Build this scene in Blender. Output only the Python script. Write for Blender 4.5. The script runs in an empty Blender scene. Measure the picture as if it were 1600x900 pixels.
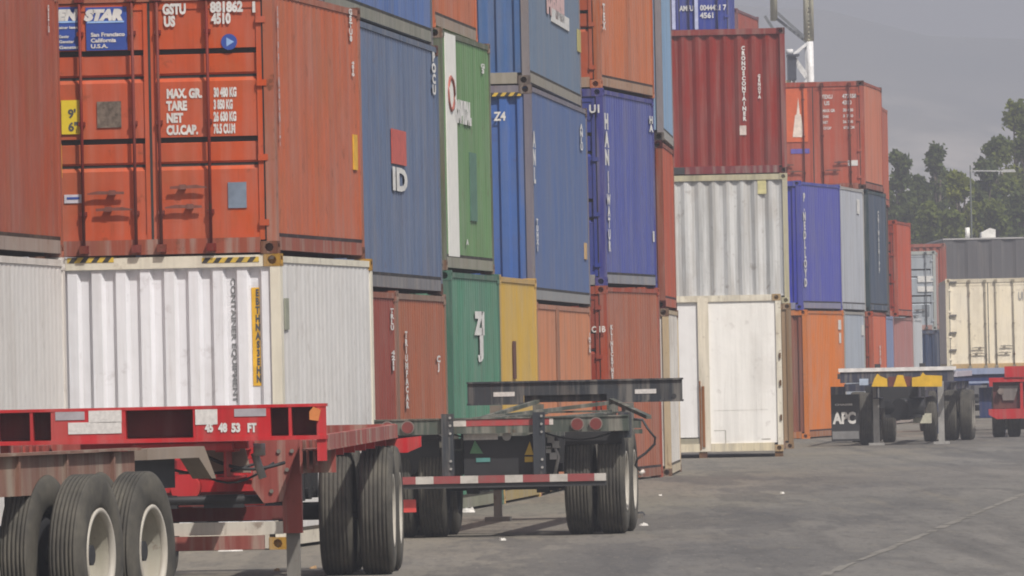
import bpy, math, random
import numpy as np
from mathutils import Vector, Matrix
random.seed(7)
S = bpy.context.scene
COL = S.collection
R = math.radians

# ------------------------------------------------------------------ camera model (1600 x 900 photo pixels)
F, HC, H0, ROLL = 14500.0, 1.70, 577.0, R(1.2)
CR, SR = math.cos(ROLL), math.sin(ROLL)

def world(px, py, Y):
    a, b = px - 800.0, H0 - py
    u, v = a * CR + b * SR, -a * SR + b * CR
    return Vector((u * Y / F, Y, HC + v * Y / F))

def world_x(px, z, Y):
    v = F * (z - HC) / Y
    u = (px - 800.0 + v * SR) / CR
    return u * Y / F

# ------------------------------------------------------------------ materials
def lin(c):
    if isinstance(c, str):
        c = [int(c[i:i + 2], 16) / 255 for i in (0, 2, 4)]
    return tuple(x / 12.92 if x <= .04045 else ((x + .055) / 1.055) ** 2.4 for x in c)

MATS = {}
def new_mat(name):
    m = bpy.data.materials.new(name); m.use_nodes = True
    nt = m.node_tree; b = nt.nodes['Principled BSDF']
    return m, nt, b

def N(nt, t, **kw):
    n = nt.nodes.new(t)
    for k, v in kw.items():
        setattr(n, k, v)
    return n

def mixc(nt, fac, a, b, blend='MIX'):
    n = nt.nodes.new('ShaderNodeMix'); n.data_type = 'RGBA'; n.blend_type = blend
    for i, v in ((0, fac), (6, a), (7, b)):
        if isinstance(v, (int, float)):
            n.inputs[i].default_value = v
        elif isinstance(v, tuple):
            n.inputs[i].default_value = (*v[:3], 1)
        else:
            nt.links.new(v, n.inputs[i])
    return n.outputs[2]

def noise(nt, vec, scale, detail=3, rough=.55):
    n = nt.nodes.new('ShaderNodeTexNoise'); n.inputs['Scale'].default_value = scale
    n.inputs['Detail'].default_value = detail; n.inputs['Roughness'].default_value = rough
    nt.links.new(vec, n.inputs['Vector']); return n.outputs['Fac']

def ramp(nt, fac, lo, hi):
    n = nt.nodes.new('ShaderNodeMapRange'); n.inputs[1].default_value = lo; n.inputs[2].default_value = hi
    n.clamp = True
    nt.links.new(fac, n.inputs[0]); return n.outputs[0]

def mapping(nt, scale, off=(0, 0, 0)):
    tc = nt.nodes.new('ShaderNodeTexCoord'); mp = nt.nodes.new('ShaderNodeMapping')
    mp.inputs['Scale'].default_value = scale; mp.inputs['Location'].default_value = off
    nt.links.new(tc.outputs['Object'], mp.inputs['Vector']); return mp.outputs['Vector']

def scalev(nt, fac, k):
    n = nt.nodes.new('ShaderNodeMath'); n.operation = 'MULTIPLY'; n.inputs[1].default_value = k
    nt.links.new(fac, n.inputs[0]); return n.outputs[0]

_seed = [0]
def paint(name, col, fade=.25, streak=.3, rust=.12, rough=.6, dust=(.33, .30, .26), dustk=.07):
    """weathered paint: faded patches, vertical dirt runs, rust specks, dust"""
    key = (name, col, fade, streak, rust, rough, dust, dustk)
    if key in MATS: return MATS[key]
    if isinstance(col, str): col = lin(col)
    col = tuple(max(.006, c * 1.03 - .020) for c in col)
    _seed[0] += 1; o = _seed[0] * 7.31
    m, nt, b = new_mat(name)
    v_big = mapping(nt, (.6, .6, .5), (o, o * .7, o * .3))
    v_run = mapping(nt, (5.0, 2.2, .28), (o * .4, o, o))
    v_fine = mapping(nt, (1, 1, 1), (o, 0, o * .5))
    lum = .3 * col[0] + .5 * col[1] + .2 * col[2]
    faded = tuple(c * .74 + lum * .22 + .016 for c in col)
    dark = tuple(c * .55 + .006 for c in col)
    c = mixc(nt, scalev(nt, ramp(nt, noise(nt, v_big, 1.3, 5, .65), .40, .64), min(.9, fade * 2.5)), col, faded)
    c = mixc(nt, scalev(nt, ramp(nt, noise(nt, v_run, 1.0, 5, .65), .47, .66), min(.8, streak * 1.3)), c, dark)
    c = mixc(nt, scalev(nt, ramp(nt, noise(nt, v_run, 1.7, 4, .6), .48, .66), dustk * 1.6), c, dust)
    c = mixc(nt, scalev(nt, ramp(nt, noise(nt, v_fine, 4.5, 6, .65), .60, .68), rust * 3), c, (.10, .042, .02))
    c = mixc(nt, scalev(nt, ramp(nt, noise(nt, v_run, 2.6, 5, .7), .60, .70), rust * 2.4), c, (.13, .055, .025))
    nt.links.new(c, b.inputs['Base Color'])
    b.inputs['Roughness'].default_value = rough
    b.inputs['Specular IOR Level'].default_value = .22
    v_low = mapping(nt, (1.5, .9, 1.1), (o, o * .2, o * .6))
    stain = nt.nodes.new('ShaderNodeMath'); stain.operation = 'MULTIPLY'
    nt.links.new(ramp(nt, noise(nt, v_low, 1.0, 5, .65), .50, .62), stain.inputs[0]); nt.links.new(ramp(nt, noise(nt, v_run, .8, 3), .35, .6), stain.inputs[1])
    c = mixc(nt, scalev(nt, stain.outputs[0], min(.75, rust * 4.0)), c, tuple(.55 * q + .45 * d for q, d in zip(col, (.20, .13, .07))))
    nt.links.new(c, b.inputs['Base Color'])
    bp = nt.nodes.new('ShaderNodeBump'); bp.inputs['Strength'].default_value = .45; bp.inputs['Distance'].default_value = .04
    nt.links.new(noise(nt, v_fine, 1.4, 4), bp.inputs['Height']); nt.links.new(bp.outputs[0], b.inputs['Normal'])
    MATS[key] = m
    return m

def plain(name, col, rough=.6, metal=0.0, var=.2, scale=6):
    key = (name, col, rough, metal)
    if key in MATS: return MATS[key]
    if isinstance(col, str): col = lin(col)
    m, nt, b = new_mat(name)
    v = mapping(nt, (1, 1, 1), (3, 1, 2))
    c = mixc(nt, ramp(nt, noise(nt, v, scale, 5, .6), .3, .7), tuple(x * (1 - var) for x in col), tuple(min(1, x * (1 + var)) for x in col))
    nt.links.new(c, b.inputs['Base Color'])
    b.inputs['Roughness'].default_value = rough; b.inputs['Metallic'].default_value = metal
    MATS[key] = m
    return m

def stripes(name, ca, cb, kx, kz, ky=0.0, duty=.5, off=0.0):
    m, nt, b = new_mat(name)
    tc = nt.nodes.new('ShaderNodeTexCoord'); sp = nt.nodes.new('ShaderNodeSeparateXYZ')
    nt.links.new(tc.outputs['Object'], sp.inputs[0])
    def mul(s, k):
        n = nt.nodes.new('ShaderNodeMath'); n.operation = 'MULTIPLY'; nt.links.new(s, n.inputs[0]); n.inputs[1].default_value = k; return n.outputs[0]
    def add(a, c):
        n = nt.nodes.new('ShaderNodeMath'); n.operation = 'ADD'; nt.links.new(a, n.inputs[0])
        if isinstance(c, float): n.inputs[1].default_value = c
        else: nt.links.new(c, n.inputs[1])
        return n.outputs[0]
    s = add(add(add(mul(sp.outputs[0], kx), mul(sp.outputs[2], kz)), mul(sp.outputs[1], ky)), 100.0 + off)
    fr = nt.nodes.new('ShaderNodeMath'); fr.operation = 'FRACT'; nt.links.new(s, fr.inputs[0])
    gt = nt.nodes.new('ShaderNodeMath'); gt.operation = 'GREATER_THAN'; gt.inputs[1].default_value = duty
    nt.links.new(fr.outputs[0], gt.inputs[0])
    c = mixc(nt, gt.outputs[0], ca, cb)
    v = mapping(nt, (1, 1, 1))
    c = mixc(nt, scalev(nt, ramp(nt, noise(nt, v, 9, 5), .45, .75), .45), c, (.16, .14, .12))
    nt.links.new(c, b.inputs['Base Color']); b.inputs['Roughness'].default_value = .55
    return m

# ------------------------------------------------------------------ mesh builder
class MB:
    def __init__(s): s.v, s.f, s.smooth = [], [], set()
    def quad(s, a, b, c, d):
        n = len(s.v); s.v += [a, b, c, d]; s.f.append((n, n + 1, n + 2, n + 3))
    def box(s, x0, x1, y0, y1, z0, z1):
        n = len(s.v)
        s.v += [(x, y, z) for z in (z0, z1) for y in (y0, y1) for x in (x0, x1)]
        for q in ((0, 2, 3, 1), (4, 5, 7, 6), (0, 1, 5, 4), (2, 6, 7, 3), (0, 4, 6, 2), (1, 3, 7, 5)):
            s.f.append(tuple(n + i for i in q))
        return s
    def prism(s, poly, axis, a0, a1):
        """poly: 2d points in the two other axes (order of xyz), extruded along axis"""
        n = len(s.v); k = len(poly)
        def P(p, a):
            if axis == 'x': return (a, p[0], p[1])
            if axis == 'y': return (p[0], a, p[1])
            return (p[0], p[1], a)
        s.v += [P(p, a0) for p in poly] + [P(p, a1) for p in poly]
        for i in range(k):
            j = (i + 1) % k
            s.f.append((n + i, n + j, n + k + j, n + k + i))
        s.f.append(tuple(n + i for i in reversed(range(k)))); s.f.append(tuple(n + k + i for i in range(k)))
        return s
    def beam(s, p0, p1, w, h, up=(0, 0, 1)):
        p0, p1 = Vector(p0), Vector(p1); d = (p1 - p0).normalized(); up = Vector(up)
        if abs(d.dot(up)) > .98: up = Vector((0, 1, 0))
        a = d.cross(up).normalized(); b = a.cross(d).normalized()
        n = len(s.v)
        for p in (p0, p1):
            for (i, j) in ((-1, -1), (1, -1), (1, 1), (-1, 1)):
                s.v.append(tuple(p + a * (i * w / 2) + b * (j * h / 2)))
        for i in range(4):
            j = (i + 1) % 4; s.f.append((n + i, n + j, n + 4 + j, n + 4 + i))
        s.f.append((n + 3, n + 2, n + 1, n)); s.f.append((n + 4, n + 5, n + 6, n + 7))
        return s
    def tube(s, pts, r, k=8, r2=None):
        pts = [Vector(p) for p in pts]; n0 = len(s.v); m = len(pts)
        for i, p in enumerate(pts):
            d = (pts[min(i + 1, m - 1)] - pts[max(i - 1, 0)]).normalized()
            up = Vector((0, 0, 1)) if abs(d.z) < .9 else Vector((0, 1, 0))
            a = d.cross(up).normalized(); b = a.cross(d).normalized()
            rr = r if r2 is None else r + (r2 - r) * i / (m - 1)
            for j in range(k):
                t = 2 * math.pi * j / k
                s.v.append(tuple(p + a * (rr * math.cos(t)) + b * (rr * math.sin(t))))
        for i in range(m - 1):
            for j in range(k):
                jj = (j + 1) % k
                s.smooth.add(len(s.f))
                s.f.append((n0 + i * k + j, n0 + i * k + jj, n0 + (i + 1) * k + jj, n0 + (i + 1) * k + j))
        s.f.append(tuple(n0 + j for j in reversed(range(k)))); s.f.append(tuple(n0 + (m - 1) * k + j for j in range(k)))
        return s
    def lathe_x(s, prof, k=48, cx=0, cy=0, cz=0, closed=True):
        """prof: (x, r) list revolved about the x axis"""
        n = len(s.v); m = len(prof)
        for j in range(k):
            t = 2 * math.pi * j / k
            for (x, r) in prof:
                s.v.append((cx + x, cy + r * math.sin(t), cz + r * math.cos(t)))
        rng = m if closed else m - 1
        for j in range(k):
            jj = (j + 1) % k
            for i in range(rng):
                ii = (i + 1) % m
                s.smooth.add(len(s.f))
                s.f.append((n + j * m + i, n + j * m + ii, n + jj * m + ii, n + jj * m + i))
        return s
    def mesh(s, name, mats):
        me = bpy.data.meshes.new(name); me.from_pydata(s.v, [], s.f); me.update()
        import bmesh
        bm = bmesh.new(); bm.from_mesh(me); bmesh.ops.recalc_face_normals(bm, faces=bm.faces); bm.to_mesh(me); bm.free()
        for m in (mats if isinstance(mats, (list, tuple)) else [mats]): me.materials.append(m)
        if s.smooth:
            fl = [i in s.smooth for i in range(len(me.polygons))]
            me.polygons.foreach_set('use_smooth', fl)
        return me
    def build(s, name, mat, parent=None, loc=None):
        o = bpy.data.objects.new(name, s.mesh(name, mat)); COL.objects.link(o)
        if parent is not None: o.parent = parent
        if loc is not None: o.location = loc
        return o

def link_mesh(name, me, parent=None, loc=(0, 0, 0), rot=None):
    o = bpy.data.objects.new(name, me); COL.objects.link(o); o.parent = parent; o.location = loc
    if rot: o.rotation_euler = rot
    return o

def thing(name, label, cat, loc=(0, 0, 0), rz=0.0, group=None):
    o = bpy.data.objects.new(name, None); COL.objects.link(o); o.empty_display_size = .3
    o.location = loc; o.rotation_euler = (0, 0, rz); o['label'] = label; o['category'] = cat
    if group: o['group'] = group
    return o

def tag(o, label, cat, group=None):
    o['label'] = label; o['category'] = cat
    if group: o['group'] = group
    return o

END_ROT = (math.pi / 2, 0, 0)
SIDE_ROT = (math.pi / 2, 0, math.pi / 2)
def text(name, body, h, loc, rot, mat, parent, align='LEFT', bold=.012, width=None, shear=0.0, line=1.0):
    cu = bpy.data.curves.new(name, 'FONT'); cu.body = body; cu.size = h / .70; cu.align_x = align
    cu.offset = bold * h / .12 * .5; cu.shear = shear; cu.space_line = line; cu.resolution_u = 3
    cu.materials.append(mat)
    o = bpy.data.objects.new('font_source', cu); COL.objects.link(o); o.parent = parent
    o.location = loc; o.rotation_euler = rot
    TEXTS.append((o, name, width, parent))
    return o

TEXTS = []
def finish_texts():
    bpy.context.view_layer.update()
    dg = bpy.context.evaluated_depsgraph_get()
    for o, name, width, parent in TEXTS:
        me = bpy.data.meshes.new_from_object(o.evaluated_get(dg)); me.name = name
        n = bpy.data.objects.new(name, me); COL.objects.link(n); n.parent = parent
        n.location = o.location; n.rotation_euler = o.rotation_euler
        if width and len(me.vertices):
            xs = [v.co.x for v in me.vertices]; n.scale = (width / (max(xs) - min(xs)), 1, 1)
    for o, *_ in TEXTS:
        cu = o.data; bpy.data.objects.remove(o); bpy.data.curves.remove(cu)

def end_col(c, body, px, py0, py1, w, mat, yy, parent=None):
    x, z0 = endpt(c, px, py0); _, z1 = endpt(c, px, py1)
    n = len(body); step = (z0 - z1) / n; h = step * .78
    return text('lettering', '\n'.join(body), h, (x, yy, z0 - h), END_ROT, mat, parent or c.end, 'CENTER', .02, line=step / (h / .70), width=w)

WHITE = plain('white_lettering', (.66, .65, .62), .65, var=.2)
DARKTXT = plain('dark_lettering', (.07, .075, .08), .6)
GALV = plain('dull_zinc_steel', (.36, .35, .33), .55, .3)
SEAL = plain('black_rubber_seal', (.03, .028, .026), .8)
SHAD = plain('black_steel', (.035, .035, .037), .6)

# ------------------------------------------------------------------ containers
W = 2.44
def casting_mesh(mat, key):
    if ('cast', key) in MATS: return MATS[('cast', key)]
    # block spans x -.162..0, y 0..178, z 0..118, hole in the -y face and in the +x face
    mb = MB(); X0, X1, Y0, Y1, Z0, Z1 = -.162, .004, -.004, .178, -.002, .12
    def face(origin, du, dv, inn, ru, rv):
        o, du, dv, inn = map(Vector, (origin, du, dv, inn))
        sq = [(0, 0), (.5, 0), (1, 0), (1, .5), (1, 1), (.5, 1), (0, 1), (0, .5)]
        n = len(mb.v)
        for a, b in sq: mb.v.append(tuple(o + du * a + dv * b))
        for a, b in sq:
            t = math.atan2(b - .5, a - .5)
            mb.v.append(tuple(o + du * (.5 + ru * math.cos(t)) + dv * (.5 + rv * math.sin(t))))
        for i in range(8): mb.v.append(tuple(Vector(mb.v[n + 8 + i]) + inn))
        for i in range(8):
            j = (i + 1) % 8
            mb.f.append((n + i, n + j, n + 8 + j, n + 8 + i)); mb.f.append((n + 8 + i, n + 8 + j, n + 16 + j, n + 16 + i))
        mb.f.append(tuple(n + 16 + i for i in range(8)))
    face((X0, Y0, Z0), (X1 - X0, 0, 0), (0, 0, Z1 - Z0), (0, .07, 0), .27, .36)
    face((X1, Y0, Z0), (0, Y1 - Y0, 0), (0, 0, Z1 - Z0), (-.07, 0, 0), .27, .36)
    mb.quad((X0, Y0, Z0), (X0, Y1, Z0), (X0, Y1, Z1), (X0, Y0, Z1))
    mb.quad((X0, Y1, Z0), (X1, Y1, Z0), (X1, Y1, Z1), (X0, Y1, Z1))
    mb.quad((X0, Y0, Z0), (X1, Y0, Z0), (X1, Y1, Z0), (X0, Y1, Z0))
    mb.quad((X0, Y0, Z1), (X1, Y0, Z1), (X1, Y1, Z1), (X0, Y1, Z1))
    me = mb.mesh('corner_casting', mat); MATS[('cast', key)] = me
    return me

def corrugated(L0, L1, z0, z1, pitch, depth, face=0.0):
    """vertical trapezoid ribs: list of (along, inward depth)"""
    n = max(1, round((L1 - L0) / pitch)); p = (L1 - L0) / n
    prof = []
    for i in range(n):
        a = L0 + i * p
        if depth > .03: prof += [(a, 0), (a + p * .40, 0), (a + p * .53, depth), (a + p * .87, depth)]
        else: prof += [(a, 0), (a + p * .30, 0), (a + p * .5, depth), (a + p * .80, depth)]
    prof.append((L1, 0))
    return prof

class Cont: pass

def container(label, Y, L, Hh, z, xn=None, xf=None, yaw=None, side='8a3a2a', end=None, rail=None, post=None,
              style='ribs', rust=.14, fade=.34, streak=.42, dustk=.10, cast=None, zmid=None, bars=((.20, .80), (.20, .80)), soft=False):
    zm = z + Hh / 2 if zmid is None else zmid
    if yaw is not None: yaw = R(yaw)
    if xn is not None:
        Xn = world_x(xn, zm, Y)
        if yaw is None:
            Yf = Y + L
            for _ in range(4):
                yaw = math.asin(max(-.4, min(.4, (world_x(xf, zm, Yf) - Xn) / L))); Yf = Y + L * math.cos(yaw)
    else:
        Xn = world_x(xf, zm, Y + L * math.cos(yaw)) - L * math.sin(yaw)
    c = Cont(); c.X, c.Y, c.z, c.yaw, c.L, c.H = Xn, Y, z, yaw, L, Hh
    t = thing('shipping_container', label, 'shipping container', (Xn, Y, z), -yaw, 'shipping containers stacked in the yard')
    c.t = t
    sm = paint('container_paint', side, fade, streak, rust, dustk=dustk)
    em = paint('container_paint', end or side, fade, streak, rust, dustk=dustk)
    rm = paint('rail_paint', rail or side, fade, streak, rust * 1.6, dustk=.35)
    pm = paint('post_paint', post or end or side, fade, streak, rust * 1.6, dustk=.2)
    cm = paint('casting_paint', cast or post or end or side, .3, .5, .25, dustk=.3)
    # frame: posts, top rails, header
    m = MB()
    for x0, x1 in ((-.10, 0), (-W, -W + .10)):
        m.box(x0, x1, 0, .15, .12, Hh - .12); m.box(x0, x1, L - .15, L, .12, Hh - .12)
    for x0, x1 in ((-.06, -.003), (-W + .003, -W + .06)):
        m.box(x0, x1, .178, L - .178, Hh - .085, Hh - .022)
    m.box(-W + .165, -.165, .004, .10, Hh - .12, Hh - .006)
    m.box(-W + .165, -.165, L - .10, L - .004, Hh - .12, Hh - .006)
    m.build('frame', pm, t)
    m = MB()
    for x0, x1 in ((-.07, -.002), (-W + .002, -W + .07)):
        m.box(x0, x1, .178, L - .178, .034, .160)
    for y0, y1 in ((.003, .10), (L - .10, L - .003)):
        m.box(-W + .165, -.165, y0, y1, .012, .16)
    m.build('bottom_rail', rm, t)
    gm = paint('rail_shade_paint', tuple(q * .14 for q in lin(rail or side)), .2, .3, .1)  # dark strip that paints in the shadow line between bottom rail and side panel
    m = MB(); m.box(-.03, -.005, .15, L - .15, .1605, .197); m.build('rail_shade_strip', gm, t)
    cme = casting_mesh(cm, cm.name)
    for zz in (0, Hh - .118):
        link_mesh('corner_casting', cme, t, (0, 0, zz))
        o = link_mesh('corner_casting', cme, t, (-W, 0, zz)); o.scale = (-1, 1, 1)
        o = link_mesh('corner_casting', cme, t, (0, L, zz)); o.scale = (1, -1, 1)
    # side panels
    prof = corrugated(.15, L - .15, 0, 0, .278, .0055 if Y < 92 else .012)
    for xs, sg in ((-.012, -1), (-W + .012, 1)):
        m = MB(); n = len(prof)
        z0, z1 = .167, Hh - .087
        m.v = [(xs + sg * d, a, zz) for zz in (z0, z1) for (a, d) in prof]
        m.f = [(i, i + 1, n + i + 1, n + i) for i in range(n - 1)]
        o = m.build('side_panel', sm, t)
        if sg == -1: c.side = o
    # roof + floor + far end
    m = MB(); m.box(-W + .05, -.05, .05, L - .05, Hh - .05, Hh - .02); m.build('roof', em, t)
    m = MB(); m.box(-W + .06, -.06, .05, L - .05, .10, .16); m.build('floor_frame', SHAD, t)
    prof = corrugated(-W + .10, -.19, 0, 0, .242, .045) + [(-.10, 0)]
    n = len(prof)
    m = MB(); m.v = [(a, L - .03 - d, zz) for zz in (.16, Hh - .12) for (a, d) in prof]
    m.f = [(i, i + 1, n + i + 1, n + i) for i in range(n - 1)]
    m.build('end_panel', em, t)
    c.door = None
    if style == 'ribs':
        if soft:
            pz = (W - .2) / 8
            prof = [q for i_ in range(8) for q in ((-W + .10 + i_ * pz, 0), (-W + .10 + (i_ + .22) * pz, 0), (-W + .10 + (i_ + .5) * pz, .045), (-W + .10 + (i_ + .72) * pz, .045))] + [(-.10, 0)]
            n = len(prof)
        m = MB(); m.v = [(a, .025 + d, zz) for zz in (.16, Hh - .12) for (a, d) in prof]
        m.f = [(i, i + 1, n + i + 1, n + i) for i in range(n - 1)]
        c.end = m.build('end_panel', em, t)
        # closing shelves so that no gap shows at the rib tops
        for za in (Hh - .135, .155):
            m = MB(); m.box(-W + .1, -.1, .03, .12, za, za + .014); m.build('end_shelf', em, t)
    elif style in ('doors', 'flatdoors', 'bands'):
        c.leaf = []
        half = (W - .20) / 2 - .024
        for k, x0 in enumerate((-W + .118, -W / 2 + .006)):
            x1 = x0 + half
            zb, zt = .135, Hh - .13
            if style == 'flatdoors':
                pr = [(zb, .03), (zt, .03)]
            else:
                pr = [(zb, .03)]
                for cz in (.377, .746):
                    a, b = zb + cz * (zt - zb) - .135 * (Hh / 2.59), zb + cz * (zt - zb) + .135 * (Hh / 2.59)
                    pr += [(a - .05, .03), (a, .085), (a + .035, .05), (b - .06, .05), (b - .045, .085), (b, .085), (b, .03)]
                pr.append((zt, .03))
            m = MB(); n2 = len(pr)
            xi0, xi1 = x0 + .05, x1 - .05
            m.v = [(x, y, zz) for x in (xi0, xi1) for (zz, y) in pr]
            m.f = [(i, i + 1, n2 + i + 1, n2 + i) for i in range(n2 - 1)]
            m.box(x0, xi0, .015, .08, zb, zt); m.box(xi1, x1, .015, .08, zb, zt)
            m.box(xi0, xi1, .02, .08, zb - .005, zb + .07); m.box(xi0, xi1, .02, .08, zt - .07, zt + .005)
            d = m.build('door', em, t); c.leaf.append(d)
            for bx in bars[k]:
                xb = x0 + half * bx
                lb = MB(); lb.tube([(xb, -.022, .03), (xb, -.022, Hh - .03)], .0155, 8)
                for zz in (.035, Hh - .115): lb.box(xb - .045, xb + .045, -.045, .0, zz, zz + .075)
                for zz in (.42, Hh * .5, Hh - .42): lb.box(xb - .03, xb + .03, -.028, .03, zz - .02, zz + .02)
                b_ = lb.build('locking_bar', paint('bar_paint', tuple(q * .34 for q in lin(end or side)), .2, .4, .4), d)
            for (bx, zz, dr) in ((bars[0][0] + .04, .62, 1), (bars[0][1] - .03, .46, -1)) if k == 0 else ((bars[1][1] - .03, .66, -1), (bars[1][0] + .04, .47, 1)):
                xb = x0 + half * bx
                hm = MB(); hm.prism([(xb, zz), (xb + dr * .10, zz + .02), (xb + dr * .36, zz + .010), (xb + dr * .36, zz - .016), (xb + dr * .12, zz - .014), (xb, zz - .014)], 'y', -.032, -.016)
                hm.box(xb + dr * .24 - .03, xb + dr * .24 + .03, -.034, .03, zz - .022, zz + .026)
                hm.build('handle', paint('handle_paint', tuple(q * .30 + .05 for q in lin(end or side)), .4, .5, .5), d)
            xe = x0 if k == 0 else x1
            for zz in (.30, Hh * .36, Hh * .64, Hh - .32):
                hg = MB(); hg.box(xe - .05, xe + .045, -.008, .03, zz - .03, zz + .03); hg.build('hinge', em, d)
        m = MB(); m.box(-W / 2 - .012, -W / 2 + .012, .012, .07, .14, Hh - .135); m.build('door_seal', SEAL, t)
        for xs in (-.116, -W + .098):
            m = MB(); m.box(xs, xs + .016, .012, .07, .14, Hh - .135); m.build('door_seal', SEAL, t)
        m = MB(); m.box(-W + .1, -.1, .07, .09, .13, Hh - .12); m.build('door_back', SEAL, t)
        c.end = c.leaf[1]
    return c

def endpt(c, px, py, off=.0):
    """local x, z on the near end plane that shows at photo pixel px, py"""
    p = world(px, py, c.Y)
    return ((p.x - c.X) / math.cos(c.yaw), p.z - c.z)

def sidept(c, px, py):
    a, b = px - 800.0, H0 - py
    u, v = a * CR + b * SR, -a * SR + b * CR
    y = (F * c.X - u * c.Y) / (u * math.cos(c.yaw) - F * math.sin(c.yaw))
    return y, HC + v * (c.Y + y * math.cos(c.yaw)) / F - c.z

def side_text(c, body, px, py0, py1, mat=WHITE, w=None, name='lettering'):
    """a column of characters down the lane side from pixel py0 to py1"""
    y, z0 = sidept(c, px, py0); _, z1 = sidept(c, px, py1)
    n = len(body); step = (z0 - z1) / n; h = step * .80
    return text(name, '\n'.join(body), h, (.003, y, z0 - h), SIDE_ROT, mat, c.side, 'CENTER', .02, line=step / (h / .70), width=w)

def side_rect(c, px0, px1, py0, py1, mat, name='label_plate'):
    y0, z0 = sidept(c, px0, py1); y1, z1 = sidept(c, px1, py0)
    m = MB(); m.box(-.009, .003, y0, y1, z0, z1); return m.build(name, mat, c.side)

def end_rect(c, px0, px1, py0, py1, mat, yy=-.002, name='label_plate', parent=None, thick=.004):
    x0, z0 = endpt(c, px0, py1); x1, z1 = endpt(c, px1, py0)
    m = MB(); m.box(x0, x1, yy, yy + thick, z0, z1); return m.build(name, mat, parent or c.end)

def end_text(c, body, px, py_base, h_px, mat=WHITE, yy=.0, parent=None, wpx=None, align='LEFT', **kw):
    x, z = endpt(c, px, py_base); s = F / c.Y
    return text('lettering', body, h_px / s, (x, yy, z), END_ROT, mat, parent or c.end, align, width=(wpx / s if wpx else None), **kw)

GRIME = '8a8378'
# ---- first stack at the left edge of the photo
c = container('off-white container at the far left, under the faded brown one', 83.8, 6.06, 2.87, 0, xf=106, yaw=5.2, side='d4d1cd', post='d0cbc4', rust=.05, streak=.15)
c = container('faded red-brown container at the far left, on an off-white one', 83.8, 6.06, 2.59, 2.875, xf=95, yaw=5.2, side='a0543f', rail='9a8a80', rust=.12)
side_text(c, 'GSTU', 75, 8, 52, w=.10)

# ---- second stack: orange doors over white ribbed end
c = container('white container with ribbed end and hazard tape, behind the red chassis', 90.0, 6.06, 2.87, 0, xn=442, xf=586, side='d8d6d3', end='e0e0e4', post='d9d3c2', cast='a8823c', rail='cfc8b8', rust=.06, streak=.12, fade=.1)
HAZ = stripes('hazard_tape', (.62, .42, .05), (.03, .028, .025), 9.0, -7.0)
for a, b in ((103, 176), (315, 404)):
    end_rect(c, a, b, 401, 411, HAZ, .0, 'hazard_tape')
YEL = plain('yellow_strip', 'd9a82a', .6)
end_rect(c, 394, 406.5, 449, 603, YEL, .063, 'yellow_strip')
end_col(c, 'EBTHNAS3EHN', 400, 452, 600, .05, DARKTXT, .060)
x, z = endpt(c, 358.5, 434); s_ = F / c.Y
text('lettering', 'CONTAINER EQUIPMENT', .042, (x, .064, z), (math.pi / 2, R(90), 0), plain('grey_lettering_faded', (.20, .205, .21)), c.end, width=195 / s_)
side_rect(c, 446, 451, 466, 515, plain('grey_green_scrape', (.27, .28, .22), .8), 'scrape_mark')

c = container('orange container with lettered doors and blue sign, on a white one', 90.0, 6.06, 2.59, 2.875, xn=429, xf=566, side='bd6442', end='c05633', post='a4614a', rail='96503e', style='doors', rust=.14, streak=.3, cast='6d4435', bars=((.39, .86), (.075, .52)))
BLUE = plain('blue_sign', (.030, .075, .33), .5, var=.1)
LBLUE = plain('pale_blue_line', (.30, .48, .78), .5)
lf, rf = c.leaf
for a, b in ((60, 123), (133, 196)): end_rect(c, a, b, 9, 78, BLUE, .014, 'sign_plate', lf, .012)
for a, b in ((60, 121), (134, 192)): end_rect(c, a, b, 31, 35, LBLUE, .010, 'sign_line', lf)
end_text(c, 'GEN', 68, 30, 15, WHITE, .009, lf, wpx=53, shear=.25, bold=.03)
end_text(c, 'STAR', 130, 30, 15, WHITE, .009, lf, wpx=62, shear=.25, bold=.03)
end_text(c, 'A container lease', 72, 44, 4, WHITE, .009, lf, wpx=48)
end_text(c, 'San Francisco', 140, 56, 6, WHITE, .009, lf, wpx=54)
end_text(c, 'California', 140, 65, 6, WHITE, .009, lf, wpx=40)
end_text(c, 'U.S.A.', 140, 74, 6, WHITE, .009, lf, wpx=27)
for py, w_ in ((58, 16), (66, 24), (75, 32)): end_text(c, 'Genstar', 90, py, 4.5, WHITE, .009, lf, wpx=w_)
yp = plain('yellow_sign', (.72, .55, .03), .5, var=.1)
end_rect(c, 94, 124, 155, 209, yp, .014, 'caution_plate', lf, .012)
end_text(c, '9\'\n6"', 104, 183, 13, DARKTXT, .011, lf, line=1.1)
end_rect(c, 150, 187, 157, 199, plain('worn_grey_plate', (.17, .14, .11), .6, .3, .5, 20), .018, 'data_plate', lf, .012)
end_rect(c, 98, 126, 303, 317, plain('white_sticker', (.62, .60, .66), .5), .020, 'sticker', lf, .008)
end_rect(c, 102, 122, 307, 311, BLUE, .017, 'sticker_line', lf)
end_rect(c, 356, 384, 284, 325, plain('grey_blue_plate', (.22, .28, .36), .45, .3), .018, 'data_plate', rf, .012)
end_rect(c, 87, 94, 224, 277, YEL, .005, 'yellow_strip', lf)
end_text(c, 'GSTU', 253, 21, 15, WHITE, .011, rf, wpx=37, bold=.02)
end_text(c, 'US', 255, 40, 15, WHITE, .011, rf, wpx=18, bold=.02)
end_text(c, '881862', 328, 18, 15, WHITE, .011, rf, wpx=52, bold=.02)
end_text(c, '1', 391, 18, 15, WHITE, .010, rf, bold=.02)
end_text(c, '4510', 330, 36, 15, WHITE, .011, rf, wpx=31, bold=.02)
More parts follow.
